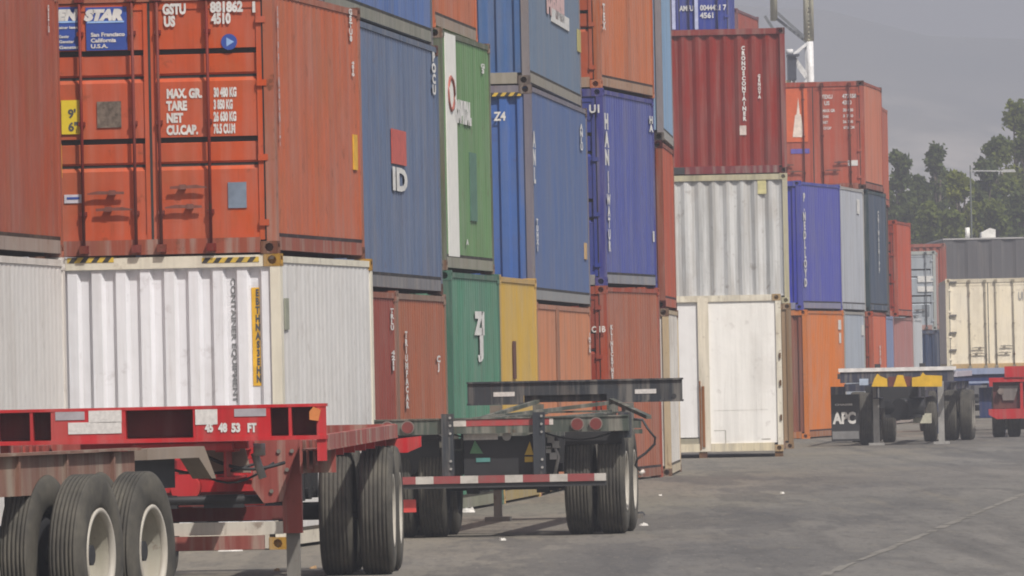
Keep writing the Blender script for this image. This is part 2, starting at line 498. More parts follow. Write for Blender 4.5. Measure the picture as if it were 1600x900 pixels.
for i, (a, b) in enumerate((('MAX. GR.', '30 480 KG'), ('TARE', '3 850 KG'), ('NET', '26 630 KG'), ('CU.CAP.', '76.5 CU.M'))):
    end_text(c, a, 259, 152.5 + i * 19, 13.5, WHITE, .024, rf, wpx=(56, 33, 26, 50)[i], bold=.02)
    end_text(c, b, 333, 150.5 + i * 19, 13.5, WHITE, .024, rf, wpx=(36, 30, 36, 34)[i], bold=.02)
xx, zz = endpt(c, 357, 65)
m = MB(); m.tube([(xx, .02, zz), (xx, .032, zz)], .078, 24); m.build('round_badge', BLUE, rf)
m = MB(); m.tube([(xx, .0185, zz), (xx, .022, zz)], .05, 3); m.build('badge_mark', LBLUE, rf)
side_text(c, 'GSTU8', 547, 14, 66, w=.25); side_text(c, '4510', 551, 96, 120, w=.2)
side_rect(c, 553, 558, 211, 265, YEL, 'yellow_strip')
side_text(c, 'SHIPPINGUNIT', 433, 10, 230, plain('pale_grey_lettering', (.42, .36, .36), .6), w=.10)

# ---- third stack: brown pair, slate blue high cube, blue on top
c = container('dark brown container between the white stack and a paler brown one', 96.3, 6.06, 2.59, 0, xf=622.5, yaw=4.9, side='8e4c42', post='8e5a48', rust=.05, fade=.1, streak=.1)
side_text(c, 'TRLU', 612, 482, 517, w=.4); side_text(c, '4211', 614, 548, 580, w=.4)
c = container('red-brown container at ground level with white letters, left of the green stack', 102.5, 6.06, 2.59, 0, xf=700, xn=623.5, side='a26147', post='8c7060', rust=.10, fade=.3, streak=.35)
side_text(c, 'TRIUMFACAR', 634, 518, 640, w=.35); side_text(c, 'CJ', 685, 556, 580, w=.45)
c = container('slate blue container with a red square and white badge', 96.3, 12.19, 2.90, 2.595, xf=688, yaw=4.9, side='62728f', rail='78787c', post='5c6a80', rust=.08, fade=.4, streak=.5, cast='5a3a30')
side_rect(c, 613, 634, 206, 255, plain('red_square', (.50, .085, .06), .6), 'red_emblem')
y, z = sidept(c, 625, 288)
y, z = sidept(c, 625, 297)
text('lettering', 'ID', .24, (.003, y, z), SIDE_ROT, WHITE, c.side, 'CENTER', .015, width=1.7)
side_text(c, 'POCU', 677, 82, 150, w=.5)
c = container('blue container on top of the slate blue one', 96.3, 12.19, 2.59, 5.50, xf=673, yaw=4.9, side='5871a4', rail='848478', post='6a6a70', rust=.04)

# ---- fourth stack: two greens with an orange-brown above
c = container('teal green container at ground level with white letters', 111.0, 6.06, 2.90, 0, xn=708, xf=783.5, side='54866f', post='4c7060', rail='8a8a78', rust=.07, streak=.4)
y, z = sidept(c, 750, 520)
text('lettering', 'ZI', .24, (.003, y, z), SIDE_ROT, WHITE, c.side, 'CENTER', .03, width=1.3)
text('lettering', 'J', .22, (.003, y + .15, z - .26), SIDE_ROT, WHITE, c.side, 'CENTER', .03, width=.7)
text('lettering', '..', .2, (.003, y, z - .32), SIDE_ROT, WHITE, c.side, 'CENTER', .03)
c = container('leaf green container with a broad white stripe down its side', 111.0, 6.06, 2.90, 2.905, xn=693, xf=769, side='678c5e', post='5c6450', rail='8c8c7c', rust=.08, streak=.4, fade=.4, cast='6a4a34')
side_rect(c, 702, 711, 56, 400, plain('white_band', (.78, .77, .72), .6, var=.06), 'white_band')
y, z = sidept(c, 718, 188)
text('lettering', 'CAPITAL', .22, (.004, y - .6, z), SIDE_ROT, WHITE, c.side, 'LEFT', .04, width=2.1)
y0, z0 = sidept(c, 704, 140)
m = MB(); m.tube([(.004, y0 + .35 * math.sin(t / 12 * 2 * math.pi), z0 - .05 + .20 * math.cos(t / 12 * 2 * math.pi)) for t in range(13)], .025, 5); m.build('red_ring_emblem', plain('dull_red', (.35, .10, .07)), c.side)
side_rect(c, 736, 744, 240, 345, plain('dark_green_smear', (.075, .17, .12), .7), 'green_patch')
side_text(c, 'G3', 754, 100, 116, w=.5); side_text(c, 'A', 730, 374, 384, w=.3)
c = container('orange-brown container on top of the leaf green one', 111.0, 6.06, 2.59, 5.81, xn=675, xf=743, side='ba6a48', rail='9c8878', rust=.08)

# ---- lone yellow
c = container('mustard yellow container at ground level with a rust streak', 117.4, 6.06, 2.90, 0, xn=784.5, xf=841.5, side='c6a24a', post='bd9a55', rail='a89460', rust=.05, streak=.1)
side_rect(c, 803, 806, 533, 592, plain('rust_run', (.10, .035, .02), .9), 'rust_streak')

# ---- blue stack with ribbed ends
c = container('pale orange container at ground level below the two blue ones', 123.8, 12.19, 2.59, 0, xn=842, xf=925, side='c4805a', post='b07a60', rail='98805f', rust=.07, fade=.3)
side_text(c, 'INTER', 921, 520, 552, w=.5)
side_rect(c, 872.5, 873.3, 482, 640, plain('seam_line', (.30, .13, .07), .8), 'seam')
c = container('mid blue container with white letters by its ribbed end, over pale orange', 123.8, 12.19, 2.90, 2.595, xn=833, xf=920, side='566b96', end='4968a4', post='74707c', rail='8d9092', rust=.05, cast='5b4c48', streak=.12)
side_text(c, 'ANL', 834, 206, 290, w=.55); side_text(c, 'TUHXI', 839, 342, 394, w=.5)
side_text(c, 'ANLU', 908, 194, 236, w=.7); side_rect(c, 914, 917, 380, 405, plain('tan_sticker', (.55, .36, .16)), 'sticker')
end_text(c, 'Z4', 772, 188, 13, WHITE, .018, wpx=19)
for a, b in ((700, 814),): end_rect(c, a, b, 144, 152, HAZ, .0, 'hazard_tape')
c = container('grey-blue container with red and white letters, topmost of the blue stack', 123.8, 12.19, 2.90, 5.50, xn=824, xf=906, side='6a7c92', end='4e6a96', post='807a7c', rail='8f8a7e', rust=.06, cast='4c4240', streak=.15)
y, z = sidept(c, 868, 24)
text('lettering', 'MARE', .30, (.003, y, z), SIDE_ROT, plain('pinkish_lettering', (.62, .42, .40), .6), c.side, 'CENTER', .035, width=4.2)
side_rect(c, 862, 889, 29, 33, WHITE, 'white_underline')
side_rect(c, 903, 907, 48, 80, plain('olive_sticker', (.45, .40, .15)), 'sticker')

# ---- stack with red doors
c = container('rust orange container with dark red doors, at ground level', 136.3, 6.06, 2.90, 0, xn=950, xf=1033, side='a6644b', end='973e2b', post='a04a34', rail='8e5c48', style='doors', rust=.06)
side_text(c, 'KLINECRTNES', 955, 508, 600, w=.30)
end_text(c, 'C 1B', 925, 519, 9, WHITE, -.045, wpx=22)
c = container('violet blue container with blue doors, below an orange one', 136.3, 6.06, 2.90, 2.905, xn=944, xf=1024, side='555e9e', end='3f4a92', post='46488c', rail='8a8c94', style='doors', rust=.06, streak=.35)
side_text(c, 'HAN', 947, 178, 262, w=.5); side_text(c, 'IIWATUR', 950, 268, 395, w=.42)
side_text(c, 'HA', 1017, 182, 208, w=.5); side_text(c, 'I', 1021, 362, 380, w=.2)
end_text(c, 'U1', 921, 176, 12, WHITE, -.045, wpx=16)
c = container('orange container on the violet blue one, its doors half hidden', 136.3, 6.06, 2.59, 5.81, xn=936, xf=1020, side='c07048', end='b4522c', post='b06038', rail='a8846a', style='doors', rust=.07)
side_text(c, 'TEX', 943, 6, 48, w=.35)

# ---- narrow stack before the white box
c = container('cream container at ground level at the end of the long row', 143.2, 6.06, 2.59, 0, xn=1047, xf=1062, side='ddd8cf', post='bca888', rail='cdbfa2', rust=.16, cast='6b4a34')
c = container('orange-red container between pale blue and cream ones', 143.2, 6.06, 2.59, 2.595, xn=1037, xf=1055, side='b8583e', post='8c4a38', rust=.1, cast='4a2a22')
c = container('pale blue container topmost at the end of the long row', 143.2, 6.06, 2.90, 5.19, xn=1034, xf=1050, side='86a4c2', post='8b8488', rail='a2a09a', rust=.04, cast='3c3634')

# ---- white box, grey and maroon ribbed ends
c = container('white container with a rusty centre post, standing alone on the ground', 170.0, 6.06, 2.88, .10, xn=1222, yaw=1.5, side='d8d2c0', end='e6e2d8', post='e4dcc8', rail='d9cdb0', style='none', rust=.16, cast='b79a70')
wm = paint('container_paint', 'efece6', .15, .25, .06)
m = MB(); x0, _ = endpt(c, 1109, 600); x1, _ = endpt(c, 1214, 600)
m.box(x0, x1, .03, .08, .16, c.H - .12); c.end = m.build('end_panel', wm, c.t)
xa, _ = endpt(c, 1092, 600); m = MB(); m.box(-W + .1, xa, .05, .09, .28, c.H - .12); m.build('end_panel', paint('container_paint', 'e6e4e2', .08, .08, .03), c.t)
m = MB(); m.box(-W + .1, xa, .02, .09, .02, .26); m.build('kick_plate', paint('kick_plate', '9a9482', .2, .3, .2), c.t)
m = MB(); m.box(xa + .002, x0 - .002, .0, .10, .02, c.H - .05); m.build('centre_post', paint('centre_post', 'e2d8c4', .2, .5, .25), c.t)
rp = paint('rusty_paint', '8f5c34', .3, .5, .8)
m = MB(); xm, zt = endpt(c, 1100, 595); m.box(xa + .05, xa + .10, -.025, -.001, .1, zt - .1); m.box(xa + .004, xa + .03, -.012, -.002, .05, zt); m.build('hinge_bar', rp, c.t)
m = MB()
for zz in (.62, 1.25, 1.75): m.box(-.05, -.015, -.03, -.002, zz - .05, zz + .05)
m.build('latch', paint('latch_paint', '6a4e34', .3, .5, .5), c.t)
for (a, b, p, q) in ((1116, 1200, 640, 641.5), (1116, 1134, 672, 673.5), (1133, 1134.5, 673, 694), (1190, 1204, 685, 687)): end_rect(c, a, b, p, q, plain('grey_scratch', (.40, .38, .34), .8), .027, 'scratch')
m = MB()
for xx in (-W + .08, xa - .02, -.16): m.box(xx, xx + .15, .02, .2, -.10, .012)
m.build('foot_block', paint('foot_paint', '6e5136', .3, .5, .5), c.t)

c = container('tan container half hidden behind the white box, below a grey one', 185.0, 12.19, 2.90, 0, xn=1238, yaw=1.6, side='8a6a55', end='9a8062', post='8c7050', rust=.15)
c = container('weathered grey container with ribbed end, below the maroon one', 185.0, 12.19, 2.59, 2.905, xn=1232, yaw=1.6, side='b9b5aa', end='cacac8', post='bab294', rail='a39c8a', rust=.12, streak=.6, dustk=.3, soft=True)
end_rect(c, 1184, 1197, 279, 303, plain('pale_yellow_plate', (.55, .50, .25)), .018, 'label_plate')
c = container('maroon container with ribbed end and white column of letters', 185.0, 12.19, 2.90, 5.50, xn=1228, yaw=1.6, side='84403c', end='88352f', post='8a3f3c', rail='7c3a3e', rust=.03, streak=.15, cast='5a2a2a', soft=True)
end_col(c, 'CRONOSCONTAINER', 1161, 72, 190, .085, WHITE, .016)
end_rect(c, 1156, 1166, 196, 211, plain('pale_plate', (.62, .52, .46)), .015, 'label_plate')
end_col(c, 'GENOVA', 1186, 116, 155, .06, WHITE, .016)
x0, z0 = endpt(c, 1052, 271); x1, z1 = endpt(c, 1070, 259)
m = MB(); m.box(x0, x1, -.012, -.001, .015, .15); m.build('fork_pocket', SHAD, c.t)

# ---- far stacks behind the maroon one
for k in range(3):
    container(('brown container at the foot of the far blue stack', 'grey container second in the far blue stack', 'rust container third in the far blue stack')[k], 214.5, 6.06, 2.90, k * 2.905, xn=1146, yaw=2, side=('7a4a3c', '8c8c8c', '90503c')[k])
c = container('deep blue container with white-lined doors above the maroon one', 214.5, 6.06, 2.90, 8.715, xn=1143, yaw=2, side='3f4c96', end='3a4896', post='4a549a', style='flatdoors', rust=.03)
for a in (1052, 1087.5):
    end_rect(c, a - 1.6, a + 1.6, -60, 46, plain('pale_line', (.45, .48, .66)), -.05, 'pale_bar', thick=.06)
end_text(c, 'AMFU', 1062, 17, 8, WHITE, .005, wpx=22); end_text(c, '0044421 7', 1094, 16, 8, WHITE, .005, wpx=41); end_text(c, '4561', 1094, 28, 8, WHITE, .005, wpx=21)
for k in range(4):
    container(('dark container at the foot of the hindmost tall stack', 'grey container second in the hindmost tall stack', 'brown container third in the hindmost tall stack', 'brick red container seen between the deep blue one and the crane')[k], 226.0, 6.06, 2.59, k * 2.595, xn=1154, xf=1187, side=('555560', '808080', '7a4a3c', 'a8574a')[k], post=(None, None, None, '7c5a60')[k], zmid=9.0)

# ---- right hand row
c = container('bright orange container with brown end, at ground level right of the white box', 208.5, 6.06, 2.90, 0, xn=1262, xf=1320, side='da7a28', end='86503e', post='c87434', rail='a8683c', rust=.05, streak=.12)
side_rect(c, 1310.5, 1314, 500, 515, WHITE, 'white_sticker'); side_rect(c, 1312, 1314, 520, 536, WHITE, 'white_sticker')
c = container('royal blue container with white letters, on the bright orange one', 208.5, 6.06, 2.90, 2.905, xn=1252, xf=1314, side='585cab', end='3940a8', post='4c50a0', rail='8888a0', rust=.02, streak=.08)
side_text(c, 'P.NEDLLOYD', 1256, 302, 450, w=.42)
c = container('pale blue-grey container at ground level beside the bright orange one', 214.8, 6.06, 2.90, 0, xn=1321, xf=1353, side='aab2bc', post='a8a49c', rust=.04)
side_rect(c, 1347, 1350, 508, 524, WHITE, 'white_sticker')
c = container('light grey container between the royal blue and dark teal ones', 214.8, 6.06, 2.90, 2.905, xn=1314, xf=1351, side='b4b8bf', post='acaaa6', rust=.04)
side_rect(c, 1340, 1343, 312, 334, WHITE, 'white_sticker'); 
c = container('orange-red container at ground level below the dark teal one', 221.0, 6.06, 2.90, 0, xn=1365, xf=1386, side='d06a48', end='8e4030', post='a85038', style='doors', rust=.05)
side_text(c, 'HAPAG', 1375, 540, 570, w=.7)
c = container('dark teal container below the container with red sail sign', 221.0, 6.06, 2.90, 2.905, xn=1358, xf=1386, side='4d5a6c', end='324650', post='3c4c52', rust=.03)
side_text(c, 'CHINASHIPP', 1372, 330, 428, w=.45)
c = container('terracotta container whose door carries a white sail on orange', 221.0, 6.06, 2.59, 5.81, xn=1350.5, xf=1379, side='c6795f', end='ad5a48', post='a4503e', rail='96503f', style='flatdoors', rust=.05, fade=.3, cast='55322c')
end_rect(c, 1222, 1261, 138, 222, plain('orange_sign', (.62, .13, .045), .6, var=.1), .012, 'sign_plate', c.leaf[0], .02)
p = [endpt(c, *q) for q in ((1239, 214), (1258, 214), (1251.5, 178), (1250, 178), (1247.5, 152), (1245, 178), (1242.5, 180))]
m = MB(); m.prism(p, 'y', .006, .011); m.build('sail_emblem', plain('cream_emblem', (.78, .68, .58)), c.leaf[0])
end_rect(c, 1236, 1265, 232, 240, plain('violet_strip', (.12, .10, .38)), .02, 'name_strip', c.leaf[0], .012)
for (a, b, px, w_, hh) in (('TEXU', 0, 1284, 17, 6), ('US', 10, 1288, 8, 6), ('MAX GR', 21, 1285, 20, 4.5), ('TARE', 30, 1285, 10, 4), ('NET', 39, 1286, 8, 4), ('CU CAP', 48, 1287, 12, 4)):
    end_text(c, a, px, 154 + b, hh, WHITE, .022, c.leaf[1], wpx=w_)
for (a, b, px, w_, hh) in (('472558 0', 0, 1316, 28, 6), ('4310', 10, 1316, 15, 6), ('30 480', 21, 1317, 16, 4.5), ('3 750', 30, 1317, 16, 4), ('26 730', 39, 1317, 16, 4), ('67.6 CM', 48, 1318, 17, 4)):
    end_text(c, a, px, 153 + b, hh, WHITE, .022, c.leaf[1], wpx=w_)
end_rect(c, 1325, 1341, 250, 259, WHITE, .02, 'white_sticker', c.leaf[1], .01)

for k, (hh, zz, a, b, col, lb) in enumerate(((2.9, 0, 1386, 1397, '7f8db0', 'dusty blue container at ground level behind the orange-red one'),
                                            (2.9, 2.905, 1374, 1389, '5a4a48', 'dark container behind the dark teal one, in mid stack'),
                                            (2.59, 5.81, 1376, 1388, 'b5614a', 'brick container peeping out behind the terracotta one'))):
    container(lb, 241.5, 6.06, hh, zz, xn=a, xf=b, side=col, rust=.04)
c = container('dusty pink container at ground level below small red-orange one', 249.5, 6.06, 2.90, 0, xn=1398, xf=1428, side='b07a76', post='a0706c', rail='a89a90', rust=.04)
c = container('red-orange container with dark red doors left of the trees', 249.5, 6.06, 2.59, 2.905, xn=1402, xf=1424, side='c2593e', end='9c3c2a', post='a84830', style='doors', rust=.05)
c = container('white container at ground level between dusty pink and dark blue ones', 257.0, 6.06, 2.90, 0, xn=1430, xf=1442, side='c4c8cc', rust=.04)
c = container('dark navy container at ground level below the silver doors', 304.0, 6.06, 2.70, 0, xn=1467, yaw=3.2, side='2e3c56', end='33435f', rust=.03)
c = container('silver grey container with white banded doors on the navy one', 304.0, 6.06, 2.59, 2.705, xn=1463, yaw=3.2, side='b08078', end='a6adb3', post='a8aca8', style='bands', rust=.03)
for p_, q_ in ((431, 441), (447, 456)): end_rect(c, 1434, 1459, p_, q_, WHITE, .0, 'white_band', c.leaf[1], .06)
end_rect(c, 1441, 1452, 476, 494, plain('grey_emblem', (.18, .20, .22)), .015, 'grey_emblem', c.leaf[1], .012)
for k in range(2):
    container(('brick container standing behind the navy one', 'brick container whose top shows right of the silver doors')[k], 326.0, 6.06, 2.90, k * 2.905, xn=1478, yaw=3.0, side='a05a4c', rust=.04)

# cream container riding on a trailer
cy = container('cream container with hinged doors loaded on a road trailer', 268.0, 12.19, 2.62, 1.42, xn=1610.5, yaw=1.7, side='d8c6bc', end='f2e6cc', post='d8cdb4', rail='c6a878', style='flatdoors', rust=.10, streak=.15, bars=((.51, .93), (.2, .66)))
DKL = plain('dark_bar_paint', (.13, .12, .11), .6)
for py in (441, 493, 520, 547): end_rect(cy, 1484, 1495, py - 1.5, py + 1.5, DKL, -.04, 'hinge_strap', cy.leaf[0], .05)
end_text(cy, 'UI', 1591, 468, 12, plain('grey_lettering', (.42, .40, .37)), .01, cy.leaf[1], wpx=8)

# ------------------------------------------------------------------ chassis parts
RED = paint('red_chassis_paint', (.50, .035, .040), .2, .35, .10, .5, dustk=.10)
REDD = paint('dusty_red_paint', (.33, .075, .06), .4, .5, .12, .6, dust=(.36, .27, .22), dustk=.55)
DUSTRED = paint('mud_coated_red', (.23, .125, .095), .4, .4, .10, .8, dust=(.30, .25, .20), dustk=.6)
TAN = paint('mud_coated_plate', (.29, .235, .19), .3, .3, .08, .8)
CHAR = paint('charcoal_chassis_paint', (.055, .060, .068), .4, .4, .08, .5, dustk=.30)
CHAG = paint('greenish_chassis_paint', (.085, .10, .085), .4, .4, .15, .6, dustk=.35)
BLK = plain('black_underbody', (.018, .018, .02), .65)
STEEL = paint('leg_steel', (.20, .19, .17), .3, .4, .2)
AMBER = plain('amber_lens', (.58, .20, .06), .35)
LENS = plain('red_lens', (.17, .035, .03), .5)
PALE = plain('pale_ring', (.21, .17, .15), .6)
STK = plain('white_sticker_paper', (.62, .59, .56), .6, var=.15, scale=30)
GSTK = plain('grey_sticker', (.36, .33, .35), .6)
RIMW = paint('cream_rim_paint', (.47, .44, .38), .3, .3, .12, .5, dustk=.4)
RIMD = paint('dirty_rim_paint', (.34, .32, .26), .3, .4, .2, .7, dustk=.4)
FLAP = plain('rubber_flap', (.022, .022, .024), .7)

def tyre_material():
    m, nt, b = new_mat('dusty_tyre_rubber')
    v = mapping(nt, (1, 1, 1)); v2 = mapping(nt, (1.0, .2, .2))
    c = mixc(nt, scalev(nt, ramp(nt, noise(nt, v, 3.5, 5, .6), .3, .75), .8), (.040, .038, .034), (.150, .137, .110))
    c = mixc(nt, scalev(nt, ramp(nt, noise(nt, v2, 30, 3), .45, .7), .45), c, (.045, .043, .04))
    nt.links.new(c, b.inputs['Base Color']); b.inputs['Roughness'].default_value = .85
    b.inputs['Specular IOR Level'].default_value = .25
    return m
TYREM = tyre_material()
TR, TW = .535, .285
def tyre_mesh():
    h = TW / 2
    prof = [(-h * .72, .300), (-h * .98, .345), (-h, .42), (-h * .96, .475), (-h * .86, .512), (-h * .74, TR - .006)]
    xs = [-.62, -.38, -.13, .13, .38, .62]
    for x in xs:
        for dx, r in ((-.042, TR), (-.034, TR - .010), (.034, TR - .010), (.042, TR)):
            prof.append((h * (x + dx), r))
    prof += [(h * .74, TR - .006), (h * .86, .512), (h * .96, .475), (h, .42), (h * .98, .345), (h * .72, .300)]
    mb = MB(); mb.lathe_x(prof, 56, closed=True)
    me = mb.mesh('tyre', TYREM)
    return me
TYRE = tyre_mesh()
def rim_mesh(outer):
    """wheel disc; outer = deep dish seen from +x"""
    mb = MB(); h = TW / 2
    if outer:
        prof = [(-h * .7, .300), (h * .80, .300), (h * .88, .308), (h * .93, .300), (h * .90, .283), (h * .62, .276), (h * .30, .266), (-h * .75, .256), (-h * 1.08, .225), (-h * 1.16, .14), (-h * 1.1, .118), (-h * .45, .105), (-h * .32, .09), (-h * .32, .001)]
    else:
        prof = [(h * .7, .300), (-h * .85, .300), (-h * .92, .292), (-h * .88, .28), (h * .5, .255), (h * .62, .2), (h * .62, .001)]
    mb.lathe_x(prof, 40, closed=False)
    if outer:
        for k in range(10):
            t = 2 * math.pi * k / 10
            mb.tube([(-h * 1.14, .165 * math.cos(t), .165 * math.sin(t)), (-h * .95, .165 * math.cos(t), .165 * math.sin(t))], .016, 6)
    return mb.mesh('rim', RIMD if outer else BLK)
RIM_O, RIM_I = rim_mesh(True), rim_mesh(False)
_lip = MB(); _h = TW / 2
_lip.lathe_x([(_h * .74, .3015), (_h * .90, .312), (_h * .965, .302), (_h * .93, .281), (_h * .55, .2745), (_h * .50, .282)], 40)
LIP = _lip.mesh('rim_lip', RIMW)

def axle(t, y, half=1.275, thin=1.0):
    """an axle with dual wheels either side"""
    m = MB(); m.tube([(-half + .1, y, TR), (half - .1, y, TR)], .07, 10)
    m.box(-.42, -.30, y - .12, y + .12, TR - .1, TR + .16); m.box(.30, .42, y - .12, y + .12, TR - .1, TR + .16)
    m.build('axle', BLK, t)
    for sg in (1, -1):
        for xo, rm in ((half - TW / 2, RIM_O), (half - TW / 2 - .335, RIM_I)):
            ty = link_mesh('tyre', TYRE, t, (sg * xo, y, TR), (random.random() * 6, 0, 0))
            ty.scale = (sg * thin, 1, 1)
            link_mesh('rim', rm, ty)
            if rm is RIM_O: link_mesh('rim_lip', LIP, ty)

def springs(t, y0, y1, mat):
    m = MB()
    for x in (-.48, .48):
        for k in range(4):
            m.box(x - .045, x + .045, y0 + .1 * k, y1 - .1 * k, TR + .12 + .02 * k, TR + .137 + .02 * k)
        for y in (y0, (y0 + y1) / 2, y1):
            m.box(x - .06, x + .06, y - .09, y + .09, TR + .1, 1.0)
    m.build('suspension', mat, t)

def ibeam(mb, x, y0, y1, z0, z1, w=.12, tw=.02):
    mb.box(x - w / 2, x + w / 2, y0, y1, z1 - .018, z1); mb.box(x - w / 2, x + w / 2, y0, y1, z0, z0 + .018)
    mb.box(x - tw / 2, x + tw / 2, y0, y1, z0 + .018, z1 - .018)

# ---- red chassis facing the camera with lettered bolster
p = world(251, 662, 68.4)
B = thing('container_chassis', 'bright red empty container chassis, its front beam lettered 45 48 53 FT', 'trailer chassis', (p.x, 68.4, 0), -R(1.85), 'empty container chassis parked in the yard')
zb, zt = 1.215, 1.478
m = MB()
m.box(-1.222, 1.222, 0, .26, zt - .022, zt); m.box(-1.222, 1.222, -.01, .27, zb, zb + .03)
m.box(-1.20, 1.20, .225, .245, zb + .03, zt - .022)
for x in (-1.212, -.955, -.80, -.27, .25, .80, .955, 1.165):
    m.box(x - .011, x + .011, .004, .225, zb + .03, zt - .022)
m.box(-.79, -.28, .002, .02, zb + .03, zt - .022); m.box(.262, .79, .002, .02, zb + .03, zt - .022)
m.box(1.15, 1.222, .006, .03, zb - .16, zt - .022)
bol = m.build('front_bolster', RED, B)
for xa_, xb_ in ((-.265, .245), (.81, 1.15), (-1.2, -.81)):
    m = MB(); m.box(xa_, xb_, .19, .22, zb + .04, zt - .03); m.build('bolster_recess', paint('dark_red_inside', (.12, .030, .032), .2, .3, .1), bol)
def on_b(px, py): 
    q = world(px, py, 68.4); return (q.x - p.x), q.z
def plate_b(px0, px1, py0, py1, mat, name):
    x0, z1 = on_b(px0, py0); x1, z0 = on_b(px1, py1)
    mm = MB(); mm.box(x0, x1, -.003, .0015, z0, z1); return mm.build(name, mat, bol)
plate_b(138, 190, 642, 660, STK, 'sticker'); plate_b(106, 190, 660.6, 677, STK, 'sticker'); plate_b(86, 132, 644, 656, GSTK, 'sticker')
plate_b(305, 340, 640, 663, STK, 'sticker'); plate_b(366, 416, 639, 650, GSTK, 'sticker')
for tx, a, w_ in (('45', 321, 13), ('48', 342, 14), ('53', 362, 14), ('FT', 387, 14)):
    x, z = on_b(a, 674.5); text('lettering', tx, .060, (x, -.004, z), END_ROT, WHITE, bol, bold=.02, width=w_ / 212)
m = MB(); m.prism([(1.10, 1.36), (1.165, 1.35), (1.185, 1.43), (1.13, 1.455), (1.10, 1.42)], 'y', -.03, .003); m.build('marker_lamp', AMBER, bol)
m = MB()
m.box(-.62, .62, .30, .95, 1.155, zb - .004); m.box(-.22, .52, .04, .30, 1.15, zb - .012)
for x in (-.45, .45): ibeam(m, x, .3, 2.6, .93, 1.15, .14)
for x in (-.45, .45): ibeam(m, x, 2.6, 11.6, .90, 1.20, .14)
for y in (2.4, 4.2, 6.0, 7.8, 9.4, 11.4): m.box(-1.13, 1.13, y, y + .09, 1.06, 1.16)
m.build('main_frame', RED, B)
m = MB()
for sg in (-1, 1):
    m.box(sg * 1.215, sg * 1.15, .27, 11.85, 1.13, 1.245)
    m.box(sg * 1.22, sg * 1.02, .27, 11.85, 1.13, 1.142)
m.box(-1.2, 1.2, 11.7, 11.9, 1.02, 1.25)
m.build('side_rail', REDD, B)
m = MB(); m.prism([(1.0, 1.10), (1.42, 1.14), (1.42, 1.05), (1.30, 1.0), (1.0, 1.0)], 'y', 11.74, 11.86); m.build('light_bracket', RED, B)
for sg in (-1, 1):
    leg = MB(); leg.box(sg * .87 - .072, sg * .87 + .072, 1.55, 1.70, .50, 1.20)
    l_ = leg.build('landing_leg', REDD, B)
    g = MB(); g.prism([(sg * .60, 1.205), (sg * .94, 1.205), (sg * .80, .74), (sg * .66, .73), (sg * .57, .86)], 'y', 1.50, 1.53); g.build('gusset_plate', REDD, l_)
    g = MB(); g.box(sg * .87 - .05, sg * .87 + .05, 1.575, 1.675, .05, .50); g.box(sg * .87 - .15, sg * .87 + .15, 1.48, 1.78, .0, .05); g.build('leg_foot', STEEL, l_)
    g = MB()
    for k in range(4): g.box(sg * (.955 + .05 * k), sg * (.975 + .05 * k), 1.2, 1.7, .95 + .03 * k, 1.20)
    g.box(sg * .95, sg * 1.2, 1.70, 1.72, .95, 1.20); g.build('bracket_ribs', REDD, l_)
m = MB(); m.box(-.80, .80, 1.50, 1.60, .497, .592); m.build('cross_tube', paint('cream_tube', (.58, .54, .46), .3, .4, .2), B)
m = MB(); m.box(-.66, .66, 1.46, 1.56, .385, .490); m.build('cross_bar', REDD, B)
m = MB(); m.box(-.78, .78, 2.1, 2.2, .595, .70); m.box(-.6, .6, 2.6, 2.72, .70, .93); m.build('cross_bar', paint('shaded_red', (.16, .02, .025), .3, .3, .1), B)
m = MB(); m.box(-.56, .56, 1.86, 2.0, .82, .955); m.prism([(.1, .955), (.56, .955), (.56, .90), (.35, .99)], 'y', 1.84, 1.859); m.build('equaliser_beam', RED, B)
m = MB(); m.tube([(.06, 1.62, .855), (.06, 1.86, .855)], .11, 16); m.build('roller_pipe', RED, B)
m = MB(); m.tube([(-.79, 1.62, .76), (.79, 1.62, .76)], .035, 8); m.box(.20, .50, 1.6, 1.75, .70, .80); m.box(-.3, .0, 1.6, 1.75, .70, .80); m.build('gear_shaft', BLK, B)
m = MB(); m.prism([(.24, 1.15), (.56, 1.15), (.60, .97), (.06, .965), (.06, .985), (.20, .99)], 'y', .98, 1.01); m.build('hitch_bracket', TAN, B)
m = MB(); m.tube([(.70, .4, 1.10), (.70, .4, 1.19)], .045, 10); m.tube([(.72, .45, .93), (.66, .45, 1.12)], .03, 8); m.build('air_coupling', GALV, B)
for (xa_, xb_, sag, rr) in ((-.2, .66, .10, .012), (.1, .78, .17, .010), (.30, .86, .07, .014)):
    pts = [(xa_ + (xb_ - xa_) * q / 10, .50 + .35 * q / 10, 1.10 - sag * math.sin(math.pi * q / 10) - .06 * q / 10) for q in range(11)]
    m = MB(); m.tube(pts, rr, 6); m.build('air_line', BLK, B)
for sg in (-1, 1):
    for (bx, bz) in ((.66, 1.12), (.78, 1.12), (.88, 1.12), (.66, .98), (.84, .98), (.72, .82)):
        m = MB(); m.tube([(sg * bx, 1.485, bz), (sg * bx, 1.502, bz)], .017, 6); m.build('bolt', STEEL, B)
for y in (9.7, 10.95): axle(B, y)
springs(B, 9.3, 11.4, BLK)

